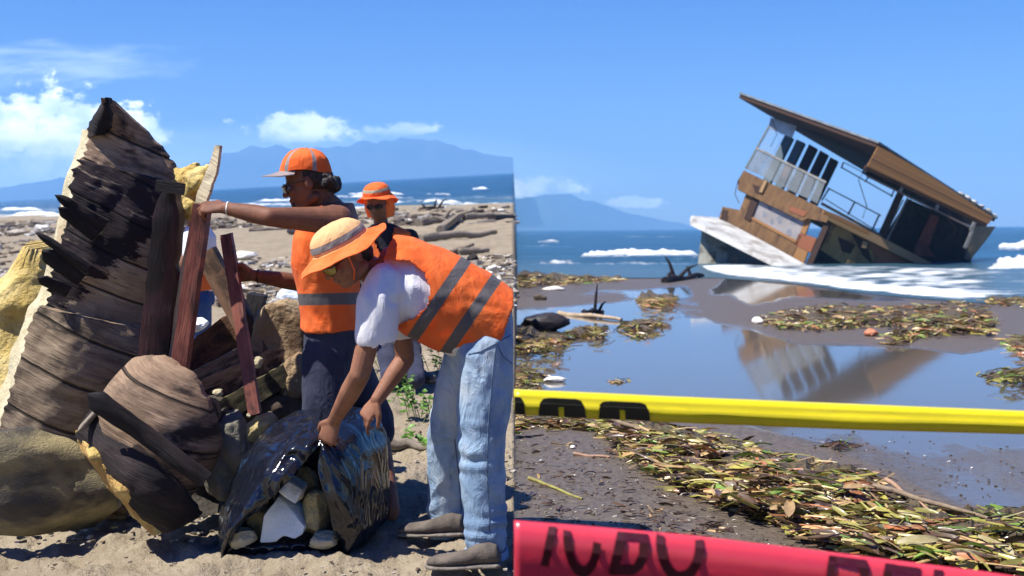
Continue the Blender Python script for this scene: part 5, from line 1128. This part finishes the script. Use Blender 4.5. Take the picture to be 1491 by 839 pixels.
for q_, w_ in ((((1262, 242), (1250, 262), (1262, 300), (1256, 318)), 1.0), (((1318, 268), (1330, 300), (1322, 330)), .9), (((1388, 300), (1380, 318), (1392, 334), (1386, 350)), 1.1), (((1125, 174), (1131, 196), (1122, 214)), .8), (((1075, 262), (1070, 282), (1076, 296)), 1.0)):
    m_ = MB(); m_.tube([onp(a, b, nR if a > 1200 else nL, .3) for a, b in q_], .022*w_, 6); hp('hanging_cable', m_, DKW)
for q_, m_ in (([(1095, 268), (1112, 274), (1108, 283), (1099, 280)], DKW), ([(1150, 300), (1176, 309), (1170, 316), (1149, 307)], REDW), ([(1220, 345), (1246, 356), (1238, 370), (1226, 366)], DKW), ([(1240, 340), (1262, 352), (1270, 384), (1256, 372)], DKW), ([(1052, 304), (1060, 307), (1057, 330), (1048, 326)], DKW)):
    hp('torn_panel', pp(q_, nL if q_[0][0] < 1200 else nR, .28 if q_[0][0] < 1200 and q_[0][1] > 260 and q_[0][0] > 1090 else .03, .05), m_)
# ================================================================== TAPES
def tape_mat(name, c1, c2, rough, trans):
    m = pm(name, c1, c2, 3, rough, .35, 9, trans=trans, bdist=.006, coat=.3); return m
def tape(name, label, top, bot, y, mat, prof, M=MR, cat='barrier tape', u0=748.6):
    """prof: list of (t across, depth offset)"""
    us = [u0+(1900-u0)*i/110 for i in range(111)]; mb = MB(); n = len(prof)
    for u in us:
        a, b = interp2(top, u), interp2(bot, u); wob = .004*noise.noise(V((u*.012, y, 0)))
        for t, dy in prof: mb.v.append(rp(u, a+(b-a)*t, y+dy*(1+.25*noise.noise(V((u*.006, t*3, 1))))+wob*math.sin(t*9)*.3))
    for i in range(len(us)-1):
        for k in range(n-1): mb.f.append((i*n+k, (i+1)*n+k, (i+1)*n+k+1, i*n+k+1))
    me = thicken(mesh_of(mb), .0006); o = link(name, me, mat, M=M, base=tuple(mb.v[0]), label=label, cat=cat); return o
def interp2(tab, x):
    if x >= tab[-1][0]:
        (a, b), (c_, d) = tab[-2], tab[-1]; return d+(d-b)/(c_-a)*(x-c_)
    return interp(tab, x)
YT = [(748, 566.5), (850, 571), (1000, 578), (1250, 588.5), (1491, 598)]; YBt = [(748, 603.5), (850, 609), (1000, 616), (1250, 626), (1491, 632.5)]
YY = 2.6; yprof = [(0, .024), (.05, .012), (.14, .0), (.3, -.004), (.5, -.003), (.52, -.0045), (.75, .0), (1, .004)]
YEL = tape_mat('yellow_plastic_tape', (.86, .74, .016), (.78, .66, .012), .25, .22)
ty = tape('caution_tape', 'taut yellow plastic tape with partly hidden black letters, crossing in front of the beach', YT, YBt, YY, YEL, yprof)
BLK = pm('black_print', (.012, .015, .010), (.02, .022, .015), rough=.35)
def on_yellow(u, t, lift=.0012):
    a, b = interp2(YT, u), interp2(YBt, u); dy = interp(yprof, t)
    return rp(u, a+(b-a)*t, YY+dy-lift-.0025)
def decal(name, mb2, fn, mat, par, kx=6.0):
    """flat outline (u, t) -> surface of the tape; finely divided"""
    vs, fs = mb2; mb = MB(); mb.v = [fn(u, t) for u, t in vs]; mb.f = fs; return part(name, mb, mat, par, sharp=0)
def grid_region(poly, du=2.0, dt=.05, holes=()):
    """cells of a u/t grid whose centre lies in the outline"""
    us = [min(p[0] for p in poly), max(p[0] for p in poly)]; ts = [min(p[1] for p in poly), max(p[1] for p in poly)]
    nu = int((us[1]-us[0])/du)+1; nt = int((ts[1]-ts[0])/dt)+1; idx = {}; vs = []; fs = []
    def vid(i, j):
        if (i, j) not in idx: idx[(i, j)] = len(vs); vs.append((us[0]+i*du, ts[0]+j*dt))
        return idx[(i, j)]
    for i in range(nu):
        for j in range(nt):
            x, y = us[0]+(i+.5)*du, ts[0]+(j+.5)*dt
            if inside(poly, x, y) and not any(inside(h, x, y) for h in holes): fs.append((vid(i, j), vid(i+1, j), vid(i+1, j+1), vid(i, j+1)))
    return vs, fs
for poly, holes in (([(749, .30), (758, .31), (763, .5), (765, 1.0), (749, 1.0)], []),
                    ([(786, .5), (791, .33), (800, .28), (838, .28), (846, .33), (851, .55), (854, 1.0), (784, 1.0)], [[(813, .62), (821, .62), (822, 1.1), (814, 1.1)]]),
                    ([(873, .45), (879, .33), (888, .30), (932, .30), (940, .36), (945, .6), (947, 1.0), (872, 1.0)], [[(902, .62), (910, .62), (911, 1.1), (903, 1.1)]])):
    decal('printed_letter', grid_region(poly, .5, .01, holes), on_yellow, BLK, ty)
RT = [(748, 758), (850, 766), (1000, 779), (1200, 803), (1430, 832), (1491, 841)]; RBt = [(748, 868), (850, 876), (1000, 889), (1200, 913), (1430, 942), (1491, 951)]
YR_ = 1.95; rprof = [(0, .006), (.04, 0), (.15, -.008), (.35, -.010), (.6, -.004), (.8, .004), (1, .010)]
RED = tape_mat('red_plastic_tape', (.90, .085, .13), (.84, .07, .115), .26, .35)
tr2 = tape('barrier_tape', 'red plastic tape with dark lettering ICDO, lowest in front of the beach', RT, RBt, YR_, RED, rprof)
DRK = pm('dark_red_print', (.075, .006, .012), (.055, .005, .01), rough=.4)
def on_red(u, t, lift=.0010):
    a, b = interp2(RT, u), interp2(RBt, u); return rp(u, a+(b-a)*t, YR_+interp(rprof, t)-lift-.0025)
def ring_poly(cx_, cy_, rx, ry, a0, a1, w_, wt_, n=40):
    o_ = [(cx_+rx*math.cos(R(a0+(a1-a0)*i/n)), cy_+ry*math.sin(R(a0+(a1-a0)*i/n))) for i in range(n+1)]
    i_ = [(cx_+(rx-w_)*math.cos(R(a0+(a1-a0)*i/n)), cy_+(ry-wt_)*math.sin(R(a0+(a1-a0)*i/n))) for i in range(n+1)]
    return o_+i_[::-1]
def skew(poly, k=.0): return poly
LET = [([(799, .035), (811, .035), (799, .58), (787, .57)], []),
       (ring_poly(848, .14, 28, .54, 8, 188, 12, .15)+[], []),
       ([(899, .03), (944, .03), (946, .12), (943, .34), (936, .50), (922, .60), (888, .62), (886, .58), (893, .30)], [[(912, .13), (931, .13), (930, .32), (923, .45), (903, .47), (908, .28)]]),
       (ring_poly(990, .12, 35, .52, -10, 192, 13, .15), []),
       ([(1207, .05), (1218, .05), (1213, .42), (1201, .42)], []),
       ([(1207, .04), (1262, .04), (1266, .12), (1262, .42), (1250, .42), (1253, .16), (1207, .13)], []),
       ([(1289, .05), (1342, .06), (1340, .15), (1299, .15), (1294, .42), (1282, .42)], []),
       ([(1360, .05), (1374, .05), (1370, .42), (1356, .42)], [])]
for poly, holes in LET: decal('printed_letter', grid_region(poly, .6, .006, holes), on_red, DRK, tr2)
# ================================================================== LEFT BEACH: DRIFTWOOD, LITTER, WEEDS
def chips(name, label, cat, n, pick, M, mats, size, kind='stuff', base=(0, 0, 0), elong=(1, 3), flat=.4):
    """small irregular bits scattered by pick() -> (point, scale)"""
    mb = MB(); mi = []
    for i in range(n):
        p, k = pick()
        if p is None: continue
        a = rnd.uniform(0, 6.28); L = size*k*rnd.uniform(.5, 1.6); e = rnd.uniform(*elong); d = V((math.cos(a), math.sin(a), rnd.uniform(-.15, .25))).normalized(); s_ = d.cross(V((0, 0, 1))).normalized(); u_ = s_.cross(d)
        w_ = L/e; h_ = w_*rnd.uniform(flat*.5, flat*1.4); o_ = len(mb.v); nf = len(mb.f); c_ = p+V((0, 0, h_*.3))
        x, y, z = d*L/2, s_*w_/2, u_*h_/2
        q = [c_+x*sx_*rnd.uniform(.6, 1)+y*sy_*rnd.uniform(.5, 1)+z*sz_*rnd.uniform(.5, 1) for sz_ in (-1, 1) for sx_, sy_ in ((-1, -1), (1, -1), (1, 1), (-1, 1))]
        mb.hexa(q[:4], q[4:]); m = rnd.choices(range(len(mats)), [w2 for _, w2 in mats])[0]; mi += [m]*(len(mb.f)-nf)
    me = mesh_of(mb); fix_normals(me); o_ = link(name, me, [m for m, _ in mats], M=M, base=base, label=label, cat=cat, kind=kind, smooth=False); me.polygons.foreach_set('material_index', mi); return o_
L_W = pm('white_litter', (.55, .53, .48), (.68, .66, .62), 30, .8, island=.25); L_G = pm('grey_litter', (.26, .23, .19), (.34, .30, .25), 30, .9, island=.35)
L_D = pm('dark_litter', (.045, .035, .028), (.10, .075, .055), 30, .9, island=.4); L_B = pm('brown_litter', (.16, .115, .075), (.22, .165, .11), 30, .9, island=.35)
L_U = pm('blue_litter', (.10, .20, .42), rough=.5)
def pick_band(u0, u1, tab, ymin=0):
    def f():
        u = rnd.uniform(u0, u1); a, b, w_ = tab(u); v = a+(b-a)*(rnd.random() if w_ is None else min(1, abs(rnd.gauss(.5, w_))));
        if noise.noise(V((u*.03, v*.12, 2))) < rnd.uniform(-.5, .25): return None, 0
        p = lg(u, v); return V((p.x, p.y, 0)), (p.y/12)**.35
    return f
chips('beach_litter', 'wide band of white and grey litter and driftwood bits across the middle of the sand', 'litter', 4200, pick_band(300, 748, lambda u: (372, 446, .28)), ML, [(L_W, 3), (L_G, 4), (L_D, 3), (L_B, 2.5), (L_U, .08)], .125, elong=(1, 5))
chips('beach_litter', 'thin line of driftwood bits and litter along the top of the beach', 'litter', 1700, pick_band(-20, 748, lambda u: (interp(shoreL, u)+4, interp(shoreL, u)+26, .3)), ML, [(L_W, 1), (L_G, 3), (L_D, 4), (L_B, 3)], .30, elong=(1.5, 5))
chips('beach_litter', 'scattered litter and sticks on the sand left of the wreckage', 'litter', 500, pick_band(-20, 130, lambda u: (350, 430, .3)), ML, [(L_W, 2), (L_G, 3), (L_D, 3), (L_B, 3)], .16)
chips('beach_litter', 'twigs and litter strewn over the sand behind and beside the bending man', 'litter', 420, pick_band(560, 748, lambda u: (470, 700, None)), ML, [(L_W, .6), (L_G, 3), (L_D, 3), (L_B, 4)], .055, elong=(1.2, 6))
chips('pebbles', 'dark crumbs and small lumps on the sand in the foreground', 'pebbles', 330, pick_band(-20, 748, lambda u: (735, 850, None)), ML, [(L_W, .2), (L_G, 4), (L_D, 4), (L_B, 3)], .020, elong=(1, 2))
chips('rubble_crumbs', 'crumbs of foam and charred wood around the foot of the wreckage', 'crumbs', 260, pick_band(20, 330, lambda u: (735, 790, None)), ML, [(L_W, 1), (L_G, 2), (L_D, 4), (L_B, 3), (FOAMY, .5)], .035, elong=(1, 2.5))
def log(label, p, q, r, mat=W_DRIFT, branches=(), dz=0.0, name='driftwood_log', M=ML, gr=lg, bend=.25, cat='driftwood', lift=0.0):
    a, b = gr(*p), gr(*q); a.z += r*.6+dz; b.z += r*.5+lift; mb = MB(); n = 12; pts = []; d = b-a; s_ = d.cross(V((0, 0, 1))).normalized()
    for i in range(n+1):
        t = i/n; pts.append(a.lerp(b, t)+s_*(bend*r*3*noise.noise(V((t*2.5, p[0]*.1, 0))))+V((0, 0, r*.8*noise.noise(V((t*3, p[0]*.1, 5))))))
    mb.tube(pts, [r*(1-.45*i/n)*(1+.2*noise.noise(V((i*.9, p[0], 0)))) for i in range(n+1)], 9)
    for t, du, up_, L in branches:
        c_ = pts[int(t*n)]; e = c_+V((du*L, 0, up_*L)); mb.tube([c_, c_.lerp(e, .5)+V((0, 0, .12*L)), e], [r*.55, r*.4, r*.12], 7)
    return part(name, mb, mat, label=label, cat=cat, M=M, base=tuple(a-V((0, 0, r*.6))), sharp=60)
log('long pale driftwood log lying alone right of the man in sun hat', (612, 352), (722, 342), .12)
log('forked grey driftwood branch slanting up towards the sea', (642, 338), (690, 314), .13, branches=((.15, 1, .5, .9), (.3, -1, .2, .8)), lift=.2)
log('long thin driftwood trunk stretching to the right edge below the sea', (676, 322), (744, 316), .14)
log('dark driftwood log cut by the picture edge at the upper right of the sand', (716, 324), (744, 319), .16, W_CHAR)
log('broken grey driftwood trunk lying just right of the man in sun hat', (610, 330), (668, 322), .15, branches=((.6, .5, .5, .7),))
log('thin dark branch with raised twigs right behind the man in sun hat', (612, 308), (646, 305), .12, W_CHAR, branches=((.6, .3, .9, .5), (.8, .7, .8, .6), (.3, -.5, .6, .4)))
log('short pale driftwood log below the long lone log', (668, 370), (712, 366), .08)
log('low brown stick to the left of the small dark stump', (655, 372), (690, 360), .06, L_B, name='driftwood_stick')
log('thin driftwood stick lying on the open sand left of the capped man', (362, 338), (420, 334), .08, name='driftwood_stick')
log('dark curved driftwood piece beside the elbow of the capped man', (422, 340), (440, 343), .10, W_CHAR, branches=((.7, .5, -.1, .3),))
log('short driftwood branch on the sand at the far left', (8, 342), (38, 340), .13, branches=((.6, .3, .5, .6),))
log('grey driftwood pole beside a blue bottle between the two workers', (378, 418), (432, 410), .05, name='driftwood_stick')
log('pale stick lying on the shaded sand behind the bending man', (565, 655), (628, 652), .035, name='driftwood_stick')
log('thin twig on the sand at the feet of the weeds', (560, 625), (612, 632), .018, L_B, name='driftwood_stick')
lump('stump', 'small dark stump on the sand right of the man in sun hat', lg(689, 377, .08), (.11, .09, .10), W_CHAR, 'stump', seed=51)
lump('boulder', 'long grey lump of wood lying on the sand at the far left', lg(25, 338, .1), (.5, .25, .13), L_G, 'driftwood', seed=52)
lump('white_container', 'white plastic jug lying in the litter band left of the capped man', lg(423, 432, .12), (.17, .12, .12), pm('white_plastic', (.62, .68, .74), (.7, .76, .82), 4, .4), 'jug', seed=53)
lump('foam_block', 'white block of foam in the litter band behind the far arm of the capped man', lg(352, 372, .1), (.32, .18, .09), L_W, 'foam piece', seed=54)
lump('foam_scrap', 'white scrap lying on the sand in the gap left of the orange-brown timber', lp(284, 474, 6.4), (.08, .08, .045), WHITEF, 'foam scrap', seed=55)  # plain white polystyrene colour, no emission
# weeds
LEAF = pm('fresh_green_leaf', (.10, .24, .035), (.17, .34, .055), 6, .5, island=.35, trans=.35); STEM = pm('green_stem', (.12, .16, .05), rough=.7)
def weed(label, u, v, h_, n, spread, seed):
    rr = random.Random(seed); b = lg(u, v); t = root('beach_weed', label, 'plant', base=tuple(b), group='green weeds growing in the sand'); st_ = MB(); lf = MB()
    for i in range(n):
        a = rr.uniform(0, 6.28); q = b+V((math.cos(a)*spread*rr.random(), math.sin(a)*spread*rr.random(), 0)); tip = q+V((rr.uniform(-.08, .08), rr.uniform(-.08, .08), h_*rr.uniform(.5, 1))); st_.tube([q, q.lerp(tip, .5)+V((.01, 0, 0)), tip], [.003, .0025, .0015], 5)
        for j in range(5):
            c_ = q.lerp(tip, .35+.65*j/4); aa = rr.uniform(0, 6.28); d = V((math.cos(aa), math.sin(aa), rr.uniform(-.1, .5))).normalized(); s_ = d.cross(V((rr.uniform(-.3, .3), rr.uniform(-.3, .3), 1))).normalized(); L = rr.uniform(.03, .055)
            up_ = s_.cross(d)*.006; lf.add([c_, c_+d*L*.3+s_*L*.36+up_, c_+d*L*.7+s_*L*.36+up_, c_+d*L, c_+d*L*.7-s_*L*.36+up_, c_+d*L*.3-s_*L*.36+up_, c_+d*L*.5-up_], [(0, 1, 6), (1, 2, 6), (2, 3, 6), (3, 4, 6), (4, 5, 6), (5, 0, 6)])
    part('stems', st_, STEM, t); part('leaves', lf, LEAF, t, sharp=0)
weed('tallest green weed with round leaves, between the bag and the bending man', 604, 612, .22, 9, .16, 1)
weed('green weed right under the forearm of the bending man', 578, 590, .20, 7, .14, 2)
weed('green weed beside the boots of the man in sun hat', 630, 540, .18, 6, .16, 3)
weed('green weed above the forearm, between the two standing men', 556, 540, .22, 6, .16, 4)
weed('small weed with two bright leaves near the pale stick', 590, 648, .10, 4, .10, 5)
weed('low green weed at the edge of the jeans of the bending man', 622, 652, .08, 3, .08, 6)
weed('single small weed to the right of the bending man', 741, 602, .12, 3, .06, 7)
weed('low green plant on the sand at the far left edge', 18, 412, .14, 10, .35, 8)
weed('green weed behind the navy trousers of the capped man', 590, 565, .2, 6, .15, 9)
# ================================================================== RIGHT BEACH: STRANDED WATER PLANTS
def hy_mat(name, c1, c2, rough=.45): return pm(name, c1, c2, 25, rough, island=.45, trans=.15, coat=.2)
HYM = [(hy_mat('olive_leaf', (.21, .19, .032), (.31, .275, .06)), 5), (hy_mat('tan_leaf', (.33, .205, .085), (.43, .29, .13)), 4), (hy_mat('green_leaf', (.12, .20, .03), (.17, .26, .05)), 1.1),
       (hy_mat('dark_brown_leaf', (.055, .03, .018), (.10, .055, .03)), 6), (hy_mat('cream_stalk', (.44, .36, .16), (.52, .45, .24)), 1.3), (hy_mat('rust_leaf', (.26, .095, .035), (.34, .14, .06)), 1.3)]
def poly_pick(poly):
    us = [p[0] for p in poly]; vs = [p[1] for p in poly]
    while True:
        u, v = rnd.uniform(min(us), max(us)), rnd.uniform(min(vs), max(vs)); s_ = sdist(poly, u, v)
        if s_ > -1: return u, v, s_
def seaweed(label, poly, n, size, height, dir_=0.0, spread=1.0, jit=12.0, mats=HYM, edge=16, name='stranded_plants'):
    mb = MB(); mi = []; cu = sum(p[0] for p in poly)/len(poly); cv = sum(p[1] for p in poly)/len(poly); base = rb(cu, cv)
    for i in range(n):
        u, v, s_ = poly_pick(poly)
        u += rnd.gauss(0, jit*.5); v += rnd.gauss(0, jit*.16); hh = height*min(1, max(0.05, s_/edge))*(.55+.8*noise.noise(V((u*.03, v*.05, 1)))+.3)
        b = rb(u, v, max(.004, hh)*rnd.random()**.5); near = b.y
        a = dir_+rnd.gauss(0, spread); d = V((math.cos(a), math.sin(a), rnd.gauss(0, .16))).normalized(); s2 = d.cross(V((rnd.gauss(0, .6), rnd.gauss(0, .6), 1))).normalized(); up_ = s2.cross(d); up_ = up_ if up_.z > 0 else -up_
        L = size*rnd.uniform(.45, 1.5); stalk = rnd.random() < .32; w_ = L*(.07 if stalk else rnd.uniform(.13, .30)); bend = L*rnd.uniform(-.05, .14); L *= 1.5 if stalk else 1; nf = len(mb.f); seg = 5; vs = []; fs = []
        for j in range(seg+1):
            t = j/seg; c_ = b+d*L*(t-.5)+up_*bend*(1-(2*t-1)**2)+s2*(bend*.6*math.sin(t*3)); ww = w_*(math.sin(math.pi*min(1, .12+t*.88))**.7 if not stalk else 1)
            vs += [c_+s2*ww*.5+up_*w_*.12, c_-up_*w_*.10 if not stalk else c_+up_*w_*.45, c_-s2*ww*.5+up_*w_*.12]
            if j:
                k = (j-1)*3; fs += [(k, k+1, k+4, k+3), (k+1, k+2, k+5, k+4)]
        mb.add(vs, fs); m = rnd.choices(range(len(mats)), [w2 for _, w2 in mats])[0]; mi += [m]*(len(mb.f)-nf)
    me = mesh_of(mb); o_ = link(name, me, [m for m, _ in mats], M=MR, base=tuple(base), label=label, cat='water plants', kind='stuff'); me.polygons.foreach_set('material_index', mi); return o_
# matted dark bed under the leaves gives each heap its body
def bed(name, poly, height, edge=16, step=5, mat=None):
    us = frange(min(p[0] for p in poly)-4, max(p[0] for p in poly)+4, int((max(p[0] for p in poly)-min(p[0] for p in poly))/step)+3); vs = frange(min(p[1] for p in poly)-2, max(p[1] for p in poly)+2, max(8, int((max(p[1] for p in poly)-min(p[1] for p in poly))/(step*.6))+3))
    mb = MB(); H_ = {}
    for v in vs:
        for u in us:
            s_ = sdist(poly, u, v)+4*noise.noise(V((u*.12, v*.25, 3))); q = rb(u, v)
            h_ = height*.75*min(1, max(-.3, s_/edge))*(.7+.7*noise.fractal(V((u*.05, v*.10, 0)), 1, 2, 4)) if s_ > 0 else -.02; mb.v.append(V((q.x, q.y, q.z+h_)))
    w_ = len(us); mb.f = [(j*w_+i, (j+1)*w_+i, (j+1)*w_+i+1, j*w_+i+1) for j in range(len(vs)-1) for i in range(w_-1)]
    cu = sum(p[0] for p in poly)/len(poly); cv = sum(p[1] for p in poly)/len(poly)
    return mesh_of(mb), tuple(rb(cu, cv))
BEDM = pm('matted_rotting_plants', (.05, .035, .02), (.12, .085, .035), 30, .7, 1, 80, bdist=.02)
def heap(label, poly, n, size, height, dir_, spread, jit=12, edge=16, mats=HYM, withbed=True):
    o_ = seaweed(label, poly, n, size, height, dir_, spread, jit, mats, edge)
    if withbed:
        me, b = bed('bed', poly, height, edge); BASES[o_.name] = V(BASES[o_.name]); part('matted_bed', me, BEDM, o_, sharp=0)['kind'] = 'stuff'
    return o_
belt = [(862, 610), (930, 612), (985, 622), (1060, 640), (1130, 668), (1205, 676), (1262, 690), (1285, 712), (1330, 735), (1400, 762), (1491, 785), (1560, 800), (1560, 870), (1470, 838), (1400, 826), (1330, 820), (1260, 808), (1200, 790), (1150, 765), (1080, 742), (1030, 725), (990, 712), (960, 690), (930, 672), (905, 655), (880, 632)]
heap('broad belt of stranded tan, olive and brown water plants slanting across the near wet sand', belt, 4600, .12, .10, R(-38), .6, 14)
heap('tuft of bright green plants at the right edge beside the broad belt', [(1372, 760), (1400, 745), (1450, 742), (1500, 745), (1560, 755), (1560, 795), (1500, 790), (1430, 778), (1385, 775)], 420, .10, .10, R(-5), .7, 10, mats=[HYM[0], (HYM[2][0], 6), HYM[3], (HYM[4][0], 1)])
heap('dark flat strip of plants under the yellow tape at its left end', [(740, 604), (800, 604), (870, 608), (930, 618), (925, 634), (860, 628), (790, 622), (740, 630)], 330, .11, .035, R(-10), .6, 10, 10)
heap('olive heap of plants cut by the left edge just above the yellow tape', [(742, 530), (775, 535), (792, 550), (786, 568), (742, 575)], 170, .12, .10, 0, 1.5, 8)
heap('long band of green and yellow plants right in front of the houseboat', [(1100, 465), (1140, 455), (1200, 446), (1260, 448), (1330, 446), (1400, 440), (1440, 452), (1452, 472), (1440, 488), (1380, 484), (1330, 492), (1300, 502), (1290, 490), (1330, 476), (1250, 476), (1180, 482), (1120, 474)], 1500, .19, .13, 0, 1.6, 10, 8)
heap('dark clump of plants lying alone in the blue pool at the right edge', [(1425, 548), (1460, 538), (1491, 534), (1540, 540), (1520, 556), (1450, 556)], 150, .12, .08, 0, 1.0, 10, 8, mats=[(HYM[2][0], 2), (HYM[3][0], 6), HYM[0]])
heap('clump of green plants at the right edge level with the house reflection', [(1462, 496), (1491, 488), (1560, 492), (1560, 515), (1480, 514)], 170, .15, .10, 0, 1.5, 8, 8)
heap('long olive band of plants at the far left below the surf', [(740, 400), (790, 397), (850, 401), (905, 404), (912, 409), (850, 412), (800, 415), (740, 420)], 620, .28, .30, 0, 1.5, 6, 5)
heap('orange-brown clump of plants below the dark branch', [(928, 436), (950, 431), (985, 432), (978, 446), (950, 450), (934, 446)], 230, .2, .28, 1.57, 1.0, 6, 4, mats=[(HYM[1][0], 5), (HYM[5][0], 2), HYM[0]])
heap('low clump of green plants beside the pale stick', [(826, 486), (850, 476), (884, 478), (880, 490), (840, 493)], 170, .17, .14, 0, 1.5, 6, 5)
heap('small clump of yellow plants right of the pale stick', [(902, 478), (925, 466), (950, 466), (975, 474), (950, 480), (915, 483)], 150, .17, .12, 0, 1.2, 6, 5)
heap('tiny clump of plants just below the small yellow clump', [(915, 488), (932, 484), (950, 488), (930, 493)], 50, .15, .06, 0, 1.2, 5, 4)
heap('large olive heap of plants cut by the left edge above the middle of the pool', [(740, 478), (775, 480), (800, 490), (830, 497), (820, 508), (780, 510), (740, 515)], 380, .17, .16, 0, 1.6, 8, 6)
heap('green clump of plants at the edge of the wash beside the sea foam', [(1425, 436), (1450, 432), (1491, 434), (1540, 438), (1500, 444), (1440, 443)], 150, .2, .14, 0, 1.2, 6, 4)
heap('pair of small leaves floating in the pool above the yellow tape', [(884, 554), (900, 552), (916, 554), (900, 559)], 22, .10, .02, 0, .8, 3, 5, withbed=False)
heap('small dark clump of plants in the pool below the yellow tape', [(1200, 648), (1225, 644), (1245, 650), (1225, 655)], 45, .09, .03, 0, .9, 6, 5, mats=[(HYM[3][0], 5), HYM[2]], withbed=False)
heap('dark scraps of plants on the sand above the red tape', [(935, 735), (1010, 745), (1060, 770), (1030, 785), (940, 775), (900, 750)], 110, .05, .012, 0, 1.5, 16, 10, mats=[(HYM[3][0], 5), (HYM[1][0], 1)], withbed=False)
heap('dark scraps and roots scattered over the wet sand near the left end of the red tape', [(760, 640), (880, 650), (960, 700), (1000, 730), (900, 745), (790, 755), (755, 700)], 170, .05, .010, 0, 1.5, 16, 10, mats=[(HYM[3][0], 6), (HYM[1][0], 1)], withbed=False)
def wpick(poly):
    def f():
        u, v, s_ = poly_pick(poly); return rb(u, v, .002), 1
    return f
chips('sand_crumbs', 'dark crumbs and tiny shells over the near wet sand', 'crumbs', 900, wpick([(748, 630), (900, 650), (1000, 730), (1100, 770), (1250, 830), (1250, 860), (748, 860)]), MR, [(L_D, 8), (L_G, 2), (L_W, .7)], .013, elong=(1, 3))
chips('sand_crumbs', 'pale and dark specks over the bluish wet sand at the right', 'crumbs', 120, wpick([(1130, 620), (1491, 650), (1491, 740), (1330, 730), (1260, 680), (1100, 640)]), MR, [(L_D, 6), (L_W, .7)], .014, elong=(1, 3))
log('green-brown plant stalk lying on the near wet sand at the left', (770, 698), (848, 728), .010, pm('olive_stalk', (.26, .26, .06), (.2, .16, .05), 30, .6), name='plant_stalk', M=MR, gr=rb, cat='stalk')
log('pinkish stick in front of the broad belt at the left', (835, 663), (888, 667), .012, pm('pinkish_stick', (.34, .2, .13), (.26, .15, .1), 30, .7), name='stick', M=MR, gr=rb, cat='stick')
log('dark thin twig on the wet sand below the left end of the yellow tape', (755, 638), (792, 634), .008, L_D, name='stick', M=MR, gr=rb, cat='stick')
log('dark short twig beside a white pebble on the near wet sand', (803, 646), (840, 650), .009, L_D, name='stick', M=MR, gr=rb, cat='stick')
log('long brown stalk running along the broad belt under the yellow tape', (884, 624), (960, 650), .016, L_B, name='stick', M=MR, gr=rb, cat='stick', dz=.06, lift=.06)
log('long brown stick crossing the broad belt towards the right edge', (1270, 735), (1440, 778), .014, L_B, name='stick', M=MR, gr=rb, cat='stick', dz=.08, lift=.06)
log('stout pinkish stick at the top edge of the broad belt', (1290, 722), (1352, 762), .012, pm('pink_brown_stick', (.38, .24, .15), (.28, .17, .10), 20, .7), name='stick', M=MR, gr=rb, cat='stick', dz=.07, lift=.05)
log('pale stick between the black float and the clumps of plants', (815, 458), (905, 468), .05, pm('pale_stick', (.42, .33, .24), (.3, .23, .16), 9, .8), name='stick', M=MR, gr=rb, cat='stick')
log('dark forked branch standing in the shallow pool left of the raft', (968, 412), (1022, 404), .14, W_CHAR, branches=((.25, -.3, .7, 1.1), (.4, .7, .5, 1.0), (.1, .2, .5, .6), (.7, -.2, .6, .7)), name='dead_branch', M=MR, gr=rb, cat='branch')
log('dark root sticking up behind the pale stick', (850, 458), (878, 456), .06, W_CHAR, branches=((.6, .1, 1.0, .5), (.8, .4, .6, .35)), name='dead_branch', M=MR, gr=rb, cat='branch')
lump('float', 'black oblong float half sunk in the pool near the left edge', rb(790, 470, .12), (.40, .25, .17), pm('black_float', (.012, .010, .012), (.03, .022, .022), 4, .6), 'float', seed=61, M=MR, amp=.02)
lump('coconut_husk', 'orange-red husk lying in front of the long band of plants', rb(1269, 485, .04), (.10, .09, .06), pm('orange_husk', (.42, .14, .07), (.5, .2, .1), 6, .7), 'husk', seed=62, M=MR)
lump('white_scrap', 'white scrap on the wet sand below the long olive band', rb(805, 421, .04), (.35, .2, .09), L_W, 'scrap', seed=63, M=MR)
lump('white_scrap', 'white scrap at the left end of the long band of plants before the houseboat', rb(1103, 468, .04), (.09, .08, .07), L_W, 'scrap', seed=64, M=MR)
lump('white_scrap', 'white bottle lying in the pool above the left end of the yellow tape', rb(806, 553, .02), (.11, .03, .03), L_W, 'bottle', seed=65, M=MR)
lump('white_pebble', 'white pebble at the top edge of the red tape', rb(1034, 788, .008), (.020, .016, .010), L_W, 'pebble', seed=66, M=MR)
lump('white_pebble', 'white pebble in front of the belt under the yellow tape', rb(834, 651, .01), (.016, .016, .012), L_W, 'pebble', seed=67, M=MR)
lump('stump', 'dark dot-like lump on the blue pool below the olive band', rb(786, 434, .05), (.16, .12, .09), L_D, 'lump', seed=68, M=MR)
